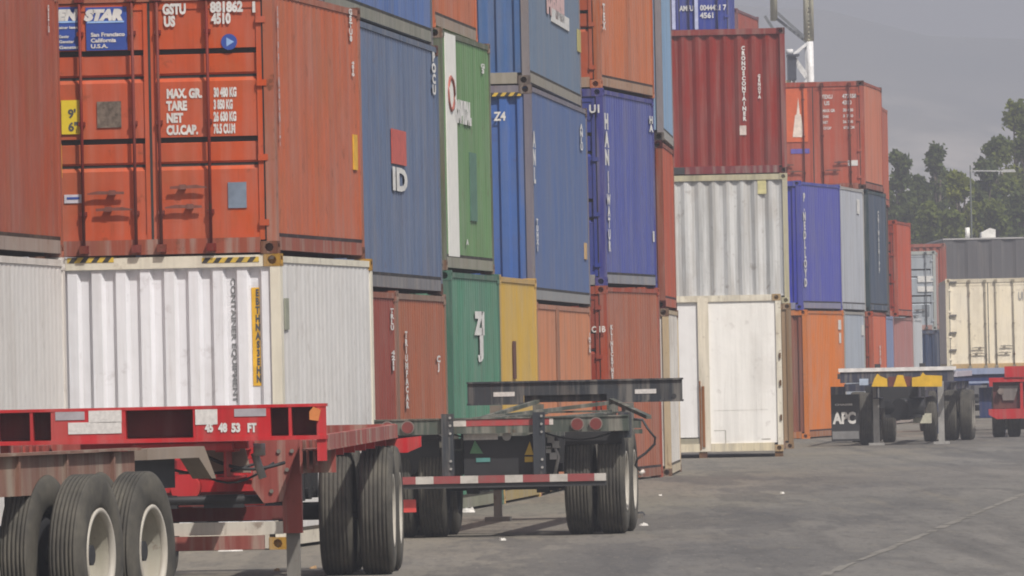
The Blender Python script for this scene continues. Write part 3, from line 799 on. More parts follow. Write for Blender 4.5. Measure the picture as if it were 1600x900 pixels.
# ---- near red chassis at the left, angled, wheels showing their rims
wp = world(160, 850, 61.0)
yawA = R(15)
r_ = Vector((math.cos(yawA), -math.sin(yawA))); o_ = Vector((wp.x, 61.0)) - r_ * 1.275
A = thing('container_chassis', 'dusty red container chassis cut by the left photo edge, pale wheel rims showing', 'trailer chassis', (o_.x, o_.y, 0), -yawA, 'empty container chassis parked in the yard')
for y in (0, 1.16): axle(A, y, 1.305, .80)
springs(A, -.4, 1.7, BLK)
m = MB()
for x in (-.55, .55):
    m.box(x - .08, x + .08, -9.0, 2.0, 1.19, 1.21); m.box(x - .08, x + .08, -9.0, 2.0, .96, .98); m.box(x - .012, x + .012, -9.0, 2.0, .98, 1.19)
m.build('main_frame', DUSTRED, A)
m = MB()
for sg in (-1, 1):
    m.box(sg * .86, sg * .90, -9, 1.95, .94, 1.20)
    for k in range(11): m.box(sg * .90, sg * .925, -8.9 + k * 1.03, -8.86 + k * 1.03, .94, 1.198)
    m.box(sg * .84, sg * .95, -9, 1.95, 1.205, 1.222)
m.build('side_rail', DUSTRED, A)
m = MB()
for y in range(-9, 2): m.box(-.86, .86, y + .1, y + .18, 1.02, 1.16)
m.build('cross_member', DUSTRED, A)
m = MB(); m.prism([(2.05, 1.135), (3.25, 1.135), (3.55, .985), (3.65, .985), (3.38, 1.212), (2.05, 1.212)], 'x', .82, .96)
m.build('end_plate', TAN, A)
m = MB(); m.box(-.9, .80, 2.05, 3.2, .93, 1.13); m.build('end_box', BLK, A)

# ---- charcoal chassis seen from behind
p = world(783, 660, 94.2)
C_ = thing('container_chassis', 'charcoal empty container chassis seen from behind, red and white striped bumper bar', 'trailer chassis', (p.x, 94.2, 0), -R(4.5), 'empty container chassis parked in the yard')
def on_c(px, py, Y=94.2):
    q = world(px, py, Y); return (q.x - p.x) / math.cos(R(4.5)), q.z
zc = 1.13
m = MB(); m.box(-1.295, 1.295, 0, .16, zc - .075, zc + .07); m.box(-1.295, 1.295, -.015, .2, zc + .072, zc + .085)
beam = m.build('rear_beam', CHAG, C_)
TAPE = stripes('red_white_tape', (.60, .55, .50), (.42, .05, .05), 2.9, 0, duty=.36, off=.30)
TAPE2 = stripes('red_white_bumper_tape', (.50, .47, .43), (.27, .06, .06), 2.2, 0, duty=.40, off=-.08)
m = MB(); m.box(-.52, .53, -.004, -.001, zc + .0, zc + .066); m.build('reflective_tape', stripes('red_tape', (.60, .55, .50), (.36, .05, .05), .98, 0, duty=.17, off=.52), beam)
for px in (605, 637, 902, 931):
    x, z = on_c(px, 660); 
    l_ = MB(); l_.tube([(x, -.03, zc), (x, .0, zc)], .068, 18); rg = l_.build('tail_light', PALE, beam)
    l_ = MB(); l_.tube([(x, -.036, zc), (x, -.028, zc)], .058, 18); l_.build('light_lens', LENS, rg)
m = MB(); m.box(-1.04, 1.06, -.12, -.02, .553, .628); bar = m.build('bumper_bar', TAPE2, C_)
m = MB(); m.box(-1.04, 1.06, -.10, -.04, .505, .551); m.build('bumper_underside', SHAD, bar)
for x in (-.545, .385):
    m = MB(); m.box(x - .06, x + .06, -.06, .06, .63, zc + .13); m.build('bumper_post', CHAR, C_)
m = MB()
for x in (-.42, .42): ibeam(m, x, .2, 11.0, .88, 1.20, .15)
for y in (1.6, 3.2, 5.2, 7.2, 9.0): m.box(-.42, .42, y, y + .08, .98, 1.12)
for y in (.4, 2.6): m.box(-1.25, 1.25, y, y + .1, 1.06, 1.16)
m.build('main_frame', CHAG, C_)
for y in (.75, 2.0): axle(C_, y, 1.225)
springs(C_, .4, 2.5, BLK)
m = MB(); m.box(-.40, .30, .16, .62, .62, 1.02); m.build('tool_box', BLK, C_)
def plate_c(px0, px1, py0, py1, mat, name, yy):
    x0, z1 = on_c(px0, py0); x1, z0 = on_c(px1, py1)
    mm = MB(); mm.box(x0, x1, yy, yy + .006, z0, z1); return mm.build(name, mat, C_)
plate_c(722, 776, 679, 687, STK, 'number_plate', .15); 
for pts, mt in ((((732, 709), (753, 709), (740, 688)), plain('green_tape', (.10, .24, .12))), (((818, 711), (832, 711), (826, 690)), plain('yellow_tape', (.55, .36, .04)))):
    q = [on_c(*a) for a in pts]; m = MB(); m.prism(q, 'y', .148, .155); m.build('warning_triangle', mt, C_)
plate_c(742, 764, 716, 722, plain('teal_tape', (.08, .24, .22)), 'tape_patch', .15); plate_c(818, 831, 714, 722, plain('yellow_tape', (.55, .36, .04)), 'tape_patch', .15)
x, z = on_c(790, 682); m = MB(); m.tube([(x, .12, z), (x, .16, z)], .045, 10); m.build('lamp_socket', GALV, C_)
m = MB()
for (a, b) in ((858, 686), (866, 694), (853, 702), (862, 712)):
    x, z = on_c(a, b); m.box(x - .035, x + .035, .2, .26, z - .04, z + .03)
m.tube([(.50, .22, .98), (.56, .24, .8), (.52, .24, .62)], .018, 6); m.build('brake_chamber', GALV, C_)
for sg in (-1, 1):
    m = MB(); m.prism([(sg * 1.27, 1.05), (sg * .66, 1.05), (sg * .66, .80), (sg * 1.0, .62), (sg * 1.27, .62)], 'y', .30, .315) if sg < 0 else m.box(.62, 1.2, .36, .375, .92, 1.05)
    m.build('mud_flap', FLAP, C_)
m = MB(); x0, z0 = on_c(630, 801); m.box(x0, x0 + .13, .02, .04, z0, z0 + .13); m.build('red_reflector', plain('red_reflector', (.55, .06, .05), .4), C_)
m = MB(); m.box(1.18, 1.30, .18, .4, .98, 1.24); m.build('lamp_bracket', CHAR, C_)
def hz(px, py): 
    q = world(px, py, 94.6); return ((q.x - p.x), .45, q.z)
pts = [hz(*a) for a in ((985, 655), (999, 656), (1006, 668), (1019, 684), (1018, 694), (1004, 708), (991, 717), (988, 727), (996, 736))]
m = MB(); m.tube(pts, .014, 7); m.build('air_hose', SHAD, C_)
m = MB(); q = Vector(pts[-1]); m.tube([q, q + Vector((.02, 0, -.03))], .035, 8); m.build('hose_coupling', plain('pale_coupling', (.55, .5, .45), .4), C_)
for (xa_, xb_, sag) in ((-.50, .35, .09), (-1.1, -.55, .07), (.42, 1.15, .08)):
    pts = [(xa_ + (xb_ - xa_) * q / 10, .18, 1.05 - sag * math.sin(math.pi * q / 10)) for q in range(11)]
    m = MB(); m.tube(pts, .010, 6); m.build('wiring', BLK, C_)
for x in (-.545, .385):
    for z in (.70, .78, 1.06, 1.14, 1.22):
        m = MB(); m.tube([(x + .03, -.075, z), (x + .03, -.058, z)], .014, 6); m.build('bolt', GALV, C_)
# raised front bolster
yb = 10.55
m = MB()
m.box(-1.222, 1.222, yb - .07, yb + .07, 1.545, 1.565); m.box(-1.222, -.58, yb - .07, yb + .07, 1.30, 1.322); m.box(.36, 1.222, yb - .07, yb + .07, 1.30, 1.322)
m.box(-1.215, 1.215, yb - .045, yb - .03, 1.40, 1.545); m.box(-1.215, -.58, yb - .045, yb - .03, 1.322, 1.40); m.box(.36, 1.215, yb - .045, yb - .03, 1.322, 1.40)
m.box(-.58, .36, yb + .03, yb + .05, 1.32, 1.40)
fb = m.build('front_bolster', CHAR, C_)
for x in (-.80, .80): 
    m = MB(); m.box(x - .12, x + .12, yb - .051, yb - .046, 1.395, 1.445); m.build('sticker', STK, fb)
m = MB(); m.tube([(1.12, yb - .05, 1.36), (1.12, yb - .03, 1.36)], .03, 8); m.build('lock_pin', SHAD, fb)
m = MB()
for x in (-.42, .42):
    m.box(x - .06, x + .06, yb - .06, yb + .06, 1.20, 1.30)
    m.beam((x * 2.3, 8.4, 1.14), (x, 10.4, 1.33), .06, .04); 
m.beam((-.9, 7.5, 1.16), (.4, 10.4, 1.30), .05, .04)
m.build('bolster_support', CHAG, C_)
for lx in (-.84, .64):
    leg = MB(); leg.box(lx - .065, lx + .065, 9.75, 9.88, .36, 1.30); l_ = leg.build('landing_leg', STEEL, C_)
    g = MB(); g.box(lx - .045, lx + .045, 9.77, 9.86, .05, .36); g.box(lx - .14, lx + .14, 9.66, 9.96, 0, .05); g.build('leg_foot', STEEL, l_)
m = MB(); m.box(-.8, .8, 9.79, 9.84, .95, 1.0); m.box(-.42, .42, 9.6, 10.5, 1.2, 1.22); m.build('cross_bar', CHAG, C_)

# ---- chassis with lettered mud flap in mid distance
pD = world(1401, 580, 188.0)
Dk = paint('navy_chassis_paint', (.05, .055, .085), .3, .3, .1, .55, dustk=.3)
D = thing('container_chassis', 'white topped chassis with three yellow blocks and a black APC mud flap', 'trailer chassis', (pD.x, 188.0, 0), -R(4.4), 'empty container chassis parked in the yard')
def on_d(px, py): 
    q = world(px, py, 188.0); return (q.x - pD.x), q.z
m = MB(); x0, z0 = on_d(1312, 583); x1, z1 = on_d(1492, 576)
m.box(-1.18, 1.20, 0, .2, 1.50, 1.575); top = m.build('front_bolster', plain('white_beam_paint', (.72, .70, .68), .5), D)
m = MB(); m.box(-1.15, 1.15, .03, .2, 1.28, 1.498); 
for x in (-.42, .42): ibeam(m, x, .2, 11.4, .95, 1.30, .15)
for y in (2, 4, 6, 8, 11): m.box(-1.15, 1.15, y, y + .1, 1.1, 1.25)
m.build('main_frame', Dk, D)
m = MB()
for sg in (-1, 1): m.box(sg * 1.21, sg * 1.12, .2, 11.5, 1.36, 1.47)
m.build('side_rail', plain('pale_lilac_rail', (.50, .47, .52), .5), D)
m = MB(); qa, qb = on_d(1388, 604), on_d(1424, 588); m.box(qa[0], qb[0], .0, .028, qa[1], qb[1]); m.build('dark_red_board', plain('dark_red_board', (.13, .03, .025)), D)
YB = plain('yellow_block_paint', (.70, .42, .02), .5, var=.12)
for pts in (((1362, 604), (1387, 604), (1386, 592), (1376, 588), (1371, 584), (1366, 592)), ((1396, 604), (1417, 604), (1411, 586), (1402, 586)), ((1425, 604), (1472, 604), (1472, 587), (1446, 586), (1442, 582), (1438, 588), (1425, 590))):
    q = [on_d(*a) for a in pts]; m = MB(); m.prism(q, 'y', -.05, .028); m.build('yellow_block', YB, D)
m = MB(); x0, z0 = on_d(1343, 602); m.box(x0, x0 + .18, -.03, .028, z0 - .0, z0 + .13); m.build('lamp_box', plain('pale_blue_lamp', (.42, .50, .62), .4), D)
for px in (1371, 1441): 
    x, z = on_d(px, 577); m = MB(); m.box(x - .06, x + .06, .05, .15, 1.576, 1.65); m.build('twist_lock', SHAD, D)
x0, z0 = on_d(1298, 688); x1, z1 = on_d(1341, 616)
m = MB(); m.box(x0, x1, .42, .44, .10, z1); fl = m.build('mud_flap', FLAP, D)
m = MB(); m.box(x0 + .02, x1 - .02, .412, .419, .14, .30); m.build('flap_weight', plain('grey_flap_band', (.20, .20, .20), .5), fl)
xa, za = on_d(1301, 662); text('lettering', 'APC', .22, (xa, .41, za), END_ROT, WHITE, fl, bold=.016, width=.47)
xa, za = on_d(1303, 634); text('lettering', 'CHASSIS', .035, (xa, .41, za), END_ROT, WHITE, fl, width=.36)
m = MB(); m.box(x0, x0 + .3, .40, .46, z1, z1 + .16); m.build('flap_bracket', Dk, D)
for x in (-.46, .86):
    leg = MB(); leg.box(x - .06, x + .06, .7, .82, .05, 1.28); leg.box(x - .16, x + .16, .6, .92, 0, .05); leg.build('landing_leg', GALV, D)
for y in (8.6, 9.9): axle(D, y, 1.295)
for y in (1.3,): 
    m = MB(); m.tube([(-.3, y, .75), (.5, y, .75)], .16, 12); m.tube([(.0, y - .2, .72), (.2, y + .2, .72)], .22, 12); m.box(-.3, .45, y - .1, y + .5, .55, .62); m.box(-.7, .5, y + .3, y + .9, .75, 1.2); m.build('gear_housing', BLK, D)
m = MB(); m.box(.25, .62, 1.8, 2.2, .42, .62); m.build('air_tank', plain('cream_tank', (.55, .53, .42), .5), D)
for x in (-.42, .45):
    ty = link_mesh('tyre', TYRE, D, (x, 6.6, TR)); link_mesh('rim', RIM_I, ty)
ty = link_mesh('tyre', TYRE, D, (-.68, 1.25, TR)); link_mesh('rim', RIM_I, ty)

# ---- red chassis end at the right edge and a blue one behind it
pE = world(1632, 600, 201.0)
E = thing('container_chassis', 'red chassis at the right photo edge with a barred front frame', 'trailer chassis', (pE.x, 201.0, 0), -R(3.0), 'empty container chassis parked in the yard')
ERED = paint('bright_red_paint', (.50, .03, .035), .2, .3, .06, .45, dustk=.12)
m = MB(); m.box(-.86, 1.22, 0, .2, 1.30, 1.54); m.box(-1.20, 1.22, .03, .2, 1.20, 1.298); m.prism([(-1.22, .62), (1.22, .62), (1.22, .42), (-1.05, .40), (-1.22, .50)], 'y', -.06, .2)
for x in (-.50, .0, .55, 1.19): m.box(x - .03, x + .03, .05, .15, .62, 1.28)
for x in (-.45, .45): ibeam(m, x, .2, 11.3, .95, 1.28, .15)
for y in (3, 6, 9, 11): m.box(-1.2, 1.2, y, y + .1, 1.1, 1.25)
m.build('front_frame', ERED, E)
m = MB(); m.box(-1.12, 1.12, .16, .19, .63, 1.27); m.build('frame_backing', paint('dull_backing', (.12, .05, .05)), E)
m = MB(); m.prism([(-1.0, 1.12), (-.56, 1.12), (-.66, .80), (-.90, .80)], 'y', .12, .155); m.build('grille_plate', paint('grille_grey', (.20, .18, .17), .3, .4, .2), E)
m = MB(); x_ = -.60; m.box(x_, x_ + .14, -.012, -.001, .50, .55); m.build('number_plate', STK, E)
m = MB(); m.tube([(-.95, .02, 1.0), (-.95, .16, 1.0)], .07, 10); m.build('lamp_unit', PALE, E)
for y in (.9, 10.2): axle(E, y, 1.15)
pG = world(1512, 580, 214.0)
G = thing('container_chassis', 'blue empty chassis with pale top rail between the yellow-blocked and red ones', 'trailer chassis', (pG.x, 214.0, 0), -R(3.4), 'empty container chassis parked in the yard')
GB = paint('pale_blue_paint', (.30, .36, .50), .3, .3, .05, .5, dustk=.25)
m = MB(); m.box(-1.22, 1.22, 0, .2, 1.36, 1.50); m.box(-1.22, 1.22, .03, .2, 1.15, 1.2)
m.build('front_bolster', GB, G)
GN = paint('navy_frame_paint', (.035, .055, .14), .3, .3, .05, .5)
m = MB(); m.box(-1.15, 1.15, .05, .2, 1.2, 1.358)
for x in (-.45, .45): ibeam(m, x, .2, 11.3, .9, 1.3, .15)
m.box(.25, .85, .3, .8, .35, 1.05); m.box(-.9, -.3, .3, .8, .5, 1.05)
for y in (3, 6, 9, 11): m.box(-1.2, 1.2, y, y + .1, 1.1, 1.25)
m.build('main_frame', GN, G)
for y in (9.2, 10.45): axle(G, y)
for sg in (-1, 1):
    leg = MB(); leg.box(sg * .7 - .06, sg * .7 + .06, 1.6, 1.72, 0.05, 1.2); leg.box(sg * .7 - .14, sg * .7 + .14, 1.5, 1.8, 0, .05); leg.build('landing_leg', GN, G)
# trailer under the cream container
T = thing('road_trailer', 'dark flat trailer carrying the cream container', 'trailer', (cy.X - W / 2, cy.Y, 0), -cy.yaw)
m = MB()
for x in (-.45, .45): ibeam(m, x, .1, 12.1, 1.05, 1.40, .16)
for y in (.1, 3, 6, 9, 11.9): m.box(-1.2, 1.2, y, y + .15, 1.28, 1.415)
m.build('main_frame', SHAD, T)
m = MB(); m.box(-1.1, 1.1, -.05, .05, .5, .6); 
for x in (-.5, .5): m.box(x - .05, x + .05, -.03, .07, .6, 1.28)
m.build('bumper_bar', SHAD, T)
for y in (1.5, 2.8): axle(T, y)
for sg in (-1, 1):
    leg = MB(); leg.box(sg * .7 - .06, sg * .7 + .06, 9.6, 9.72, 0.05, 1.2); leg.box(sg * .7 - .14, sg * .7 + .14, 9.5, 9.8, 0, .05); leg.build('landing_leg', SHAD, T)

# ------------------------------------------------------------------ litter on the ground
def ground_at(px, py):
    a, b = px - 800.0, H0 - py
    u, v = a * CR + b * SR, -a * SR + b * CR
    Y = -HC * F / v
    return Vector((u * Y / F, Y, 0))
LIT = plain('white_paper', (.55, .53, .49), .7)
LT = plain('tan_card', (.38, .24, .12), .8)
for (px, py, sz, lb, mt) in ((733, 801, .085, 'crumpled white scrap under the charcoal chassis, nearest its striped bar', LIT), (756, 790, .05, 'small white scrap beside the charcoal chassis landing leg', LIT),
                         (1005, 822, .045, 'white scrap on the ground right of the charcoal chassis tyres', LIT), (785, 845, .04, 'white scrap on the asphalt in front of the charcoal chassis', LIT),
                         (1223, 772, .032, 'pale scrap alone on the open asphalt below the white box', LIT), (1032, 775, .026, 'pale scrap near the cream container at the row end', LIT),
                         (360, 862, .10, 'white rag on the ground seen under the red chassis cross bar', LIT), (432, 893, .035, 'tan scrap left of the red chassis landing leg', LT), (489, 889, .035, 'tan scrap between the red chassis landing leg and its tyres', LT), (997, 806, .07, 'dark clod on the ground right behind the charcoal chassis tyres', SHAD)):
    g = ground_at(px, py); mb = MB(); n = 9
    ring = [(math.cos(2 * math.pi * i / n) * sz * random.uniform(.6, 1.3), math.sin(2 * math.pi * i / n) * sz * random.uniform(.6, 1.3)) for i in range(n)]
    mb.v = [(x, y, .0) for x, y in ring] + [(x * .8, y * .7, sz * random.uniform(.25, .9)) for x, y in ring] + [(0, 0, sz * .5)]
    for i in range(n):
        j = (i + 1) % n; mb.f.append((i, j, n + j, n + i)); mb.f.append((n + i, n + j, 2 * n))
    tag(mb.build('litter_scrap', mt, None, (g.x, g.y, .004)), lb, 'litter', 'scraps of litter on the asphalt')

# ------------------------------------------------------------------ crane tower
YC = 330.0
def cw(px, py, dy=0): q = world(px, py, YC); return Vector((q.x, dy, q.z))
base = world(1255, 600, YC)
K = thing('gantry_crane', 'lattice crane tower with olive columns on a white braced frame behind the maroon container', 'crane', (base.x, YC, 0))
def kl(px, py, dy=0): v = cw(px, py, dy); return (v.x - base.x, v.y, v.z)
OLV = paint('olive_column_paint', (.52, .50, .38), .3, .3, .1); KW = plain('white_crane_paint', (.74, .73, .72), .5)
for (pa, dy) in ((1210, 0.0), (1210, 1.6), (1259, .0), (1268, .0), (1264, 1.6)):
    m = MB(); m.tube([kl(pa + .5, 64 if pa > 1230 else 30, dy), kl(pa - 2, -110, dy)], .085 if pa > 1230 else .11, 7); m.build('column', OLV, K)
m = MB()
for k in range(9):
    y0 = 62 - k * 20
    m.beam(kl(1259, y0), kl(1268, y0 - 18), .05, .05); m.beam(kl(1268, y0), kl(1259, y0 - 18), .05, .05); m.beam(kl(1259, y0), kl(1268, y0), .05, .05); m.beam(kl(1263, y0, 1.6), kl(1268, y0 - 18), .05, .05)
m.build('column_lattice', OLV, K)
for (pa, pb, wd) in ((kl(1212, 18), kl(1257, 58), .10), (kl(1195, 25), kl(1211, 50), .10), (kl(1210, 22, 1.6), kl(1264, 64, 1.6), .1), (kl(1208, -70), kl(1262, -70), .12)):
    m = MB(); m.beam(pa, pb, wd, wd); m.build('diagonal_brace', plain('grey_blue_steel', (.15, .16, .17)), K)
m = MB()
yy = 65; zg = 0.0
for dy in (0, 1.8):
    m.tube([kl(1265, 65, dy), kl(1267, 140, dy), (kl(1267, 140)[0], dy, 0)], .13, 8)
    m.tube([kl(1240, 84, dy), (kl(1238, 140)[0], dy, 0)], .07, 8)
    m.beam(kl(1264, 66, dy), kl(1241, 84, dy), .10, .10)
    for k in range(7):
        a = 92 + k * 60; m.beam(kl(1243, a, dy), kl(1264, a + 30, dy), .10, .10); m.beam(kl(1264, a + 30, dy), kl(1243, a + 58, dy), .10, .10)
m.build('white_frame', KW, K)
m = MB(); q0, q1 = kl(1231, 126), kl(1243, 88); m.box(q0[0], q1[0], -.6, .6, q0[2], q1[2]); m.box(q0[0] - .02, q1[0] + .12, -.7, .7, q1[2], q1[2] + .06); m.build('operator_cab', plain('dark_cab_paint', (.05, .055, .075), .4), K)
m = MB(); q = kl(1233, 82); m.tube([(q[0], -.5, q[2] - .08), (q[0], -.5, q[2] + .1)], .13, 10); m.build('floodlight', KW, K)
m = MB(); m.box(kl(1231, 120)[0] - .1, kl(1231, 120)[0] + .1, -.5, .5, 0, q0[2]); m.build('cab_mast', OLV, K)

# ------------------------------------------------------------------ warehouse, lamp
YW = 352.0
a0, a1 = world(1474, 374, YW), world(1700, 374, YW)
Wh = thing('warehouse', 'long grey sheet-metal warehouse behind the cream container', 'warehouse', (a0.x, YW, 0))
wl = a1.x - a0.x; wt = a0.z
WM = paint('grey_sheet_metal', (.120, .117, .122), .25, .15, .02, .6, dustk=.1)
m = MB(); prof = corrugated(0, wl, 0, 0, .9, .05); n = len(prof)
m.v = [(a, d, z) for z in (0, wt) for (a, d) in prof]; m.f = [(i, i + 1, n + i + 1, n + i) for i in range(n - 1)]
m.box(0, .2, .06, 18, 0, wt); m.box(wl - .2, wl, .06, 18, 0, wt); m.box(.2, wl - .2, 17.8, 18, 0, wt)
m.build('wall', WM, Wh)
m = MB(); m.prism([(-.03, wt + .03), (9, wt + .05), (18.03, wt + .03), (18.03, wt - .03), (-.03, wt - .03)], 'x', -.02, wl + .02); rf_ = m.build('roof', plain('pale_roof_edge', (.38, .37, .36), .6), Wh)
m = MB(); q0, q1 = world(1538, 374, YW), world(1560, 366, YW); m.prism([(q0.x - a0.x, wt), (q1.x - a0.x, wt), (q1.x - a0.x, wt + .36), (q1.x - a0.x - .2, wt + .42), (q0.x - a0.x, wt + .26)], 'y', 2, 3.2); m.build('roof_vent', plain('white_vent', (.75, .73, .68), .5), rf_)
m = MB(); q0 = world(1515, 374, YW); m.tube([(q0.x - a0.x, 1.5, wt), (q0.x - a0.x, 1.5, wt + .45)], .09, 10); m.build('vent_pipe', plain('white_vent', (.75, .73, .68), .5), rf_)

YL = 372.0
lb_ = world(1521, 500, YL)
Lp = thing('street_lamp', 'thin lamp post with one long pale horizontal arm among the trees', 'street lamp', (lb_.x, YL, 0))
zt_ = world(1521, 258, YL).z; za_ = world(1550, 268, YL).z; xe_ = world(1583, 268, YL).x - lb_.x
m = MB(); m.tube([(0, 0, 0), (0, 0, zt_)], .05, 8, .03); m.build('post', plain('grey_post', (.07, .08, .07)), Lp)
m = MB(); m.beam((0, 0, za_ + .05), (xe_, 0, za_), .06, .05); m.build('arm', plain('pale_arm', (.42, .42, .41), .5), Lp)
m = MB(); m.prism([(xe_ - .5, za_ - .04), (xe_ + .1, za_ - .04), (xe_ + .05, za_ + .07), (xe_ - .4, za_ + .07)], 'y', -.12, .12); m.build('lamp_head', plain('pale_arm', (.42, .42, .41), .5), Lp)

# ------------------------------------------------------------------ trees
def leaf_mat(name, a, b):
    m, nt, bs = new_mat(name)
    g = nt.nodes.new('ShaderNodeNewGeometry')
    v = mapping(nt, (1, 1, 1))
    f = noise(nt, v, .55, 3, .6)
    c = mixc(nt, ramp(nt, f, .35, .65), a, b)
    c = mixc(nt, scalev(nt, g.outputs['Random Per Island'], .5), c, tuple(x * .45 for x in a))
    nt.links.new(c, bs.inputs['Base Color']); bs.inputs['Roughness'].default_value = .7
    bs.inputs['Specular IOR Level'].default_value = .15
    tr = nt.nodes.new('ShaderNodeBsdfTranslucent'); nt.links.new(c, tr.inputs['Color'])
    mx = nt.nodes.new('ShaderNodeMixShader'); mx.inputs[0].default_value = .45
    nt.links.new(bs.outputs[0], mx.inputs[1]); nt.links.new(tr.outputs[0], mx.inputs[2]); nt.links.new(mx.outputs[0], nt.nodes['Material Output'].inputs['Surface'])
    return m
LM = {'dark': leaf_mat('dark_foliage', (.075, .11, .036), (.15, .18, .055)), 'mid': leaf_mat('olive_foliage', (.11, .15, .032), (.22, .25, .05)), 'light': leaf_mat('light_foliage', (.17, .21, .035), (.32, .34, .06))}
BARK = plain('bark', (.10, .08, .06), .9)
rng = np.random.default_rng(5)
def tree(px, py_top, halfw_px, Y, kind, label, low=.08, nl=30, slim=1.0, leaves=14000):
    top = world(px, py_top, Y); h = top.z; hw = halfw_px * Y / F
    t = thing('leafy_tree', label, 'tree', (top.x, Y, 0), 0, 'trees beyond the warehouse')
    m = MB(); pts = [(0, 0, 0), (rng.normal(0, .1), 0, h * .25), (rng.normal(0, .2), 0, h * .5), (rng.normal(0, .2), 0, h * .86)]
    m.tube(pts, .26, 8, .05)
    lobes = []
    for i in range(nl):
        f = (i + .5) / nl; z = h * (low + (1 - low) * f)
        w = hw * 1.1 * (1.0 - .80 * f ** 1.9)
        ang = rng.uniform(0, 6.28); rad = math.sqrt(rng.uniform(.02, 1.0)) * w
        rr = max(.35, hw * rng.uniform(.22, .44) * (1 - .45 * f))
        z2 = min(z + rng.uniform(-.5, .5), h - rr * .8)
        lobes.append((math.cos(ang) * rad, math.sin(ang) * rad, z2, rr))
        m.tube([(0, 0, z2 * .72), (math.cos(ang) * rad * .5, math.sin(ang) * rad * .5, z2 * .88), (math.cos(ang) * rad, math.sin(ang) * rad, z2)], .07, 5, .02)
    lobes.append((rng.normal(0, .1), 0, h - hw * .2, hw * .2)); lobes.append((0, 0, h - hw * .55, hw * .33)); lobes.append((0, 0, h * .5, hw * .7)); lobes.append((0, 0, h * .74, hw * .42))
    m.build('trunk', BARK, t)
    V = []; nleaf = leaves
    wts = np.array([l[3] ** 2 for l in lobes]); wts = wts / wts.sum()
    idx = rng.choice(len(lobes), nleaf, p=wts); L_ = np.array(lobes)[idx]
    d = rng.normal(size=(nleaf, 3)); d /= np.linalg.norm(d, axis=1)[:, None]
    rad = np.minimum(np.abs(rng.normal(0, .62, nleaf)) + .08, rng.uniform(.9, 1.5, nleaf))
    ctr = L_[:, :3] + d * (L_[:, 3] * rad)[:, None] * np.array([1, 1, .9])
    ctr[:, 2] = np.maximum(ctr[:, 2], .4)
    a = rng.normal(size=(nleaf, 3)); a /= np.linalg.norm(a, axis=1)[:, None]
    b = np.cross(a, rng.normal(size=(nleaf, 3))); b /= np.linalg.norm(b, axis=1)[:, None]
    s = rng.uniform(.07, .18, nleaf)[:, None]
    q = np.stack([ctr - a * s, ctr + b * s * .6, ctr + a * s, ctr - b * s * .6], 1).reshape(-1, 3)
    me = bpy.data.meshes.new('crown'); me.from_pydata(q.tolist(), [], [(4 * i, 4 * i + 1, 4 * i + 2, 4 * i + 3) for i in range(nleaf)]); me.materials.append(LM[kind])
    o = bpy.data.objects.new('crown', me); COL.objects.link(o); o.parent = t
    return t
for a in ((1404, 238, 26, 415, 'dark', 'slim dark tree just right of the terracotta container'),
          (1462, 226, 24, 420, 'dark', 'dark tree with a narrow pointed top above the silver doors'),
          (1436, 300, 34, 410, 'dark', 'low dark bushy tree behind the red-orange container'),
          (1500, 268, 50, 394, 'light', 'yellow-green rounded tree in the middle of the tree line'),
          (1448, 318, 30, 396, 'mid', 'low olive tree left of the yellow-green one'),
          (1486, 330, 36, 392, 'mid', 'low olive tree in front of the yellow-green one'),
          (1540, 250, 36, 412, 'dark', 'dark tree behind the lamp post'),
          (1584, 158, 56, 425, 'light', 'tallest tree, light green crown at the right photo edge'),
          (1560, 215, 42, 418, 'mid', 'olive tree overlapping the tallest tree on its left'),
          (1610, 180, 56, 408, 'mid', 'broad olive tree cut by the right photo edge'),
          (1550, 315, 36, 394, 'mid', 'low olive tree above the white roof vent'),
          (1590, 300, 40, 398, 'dark', 'low dark tree below the tallest tree'),
          (1524, 300, 32, 404, 'dark', 'dark tree between the yellow-green tree and the lamp post'),
          (1380, 300, 30, 405, 'dark', 'dark tree mostly hidden by the stacked containers'),
          (1475, 268, 30, 428, 'mid', 'olive tree behind the pointed dark one'),
          (1555, 280, 40, 430, 'mid', 'olive tree far behind the lamp post'),
          (1604, 200, 52, 432, 'light', 'light green tree behind the broad olive one at the right edge'),
          (1430, 275, 26, 422, 'dark', 'dark tree between the slim one and the pointed one'),
          (1418, 318, 30, 400, 'dark', 'low dark tree right above the red-orange container')):
    tree(*a)

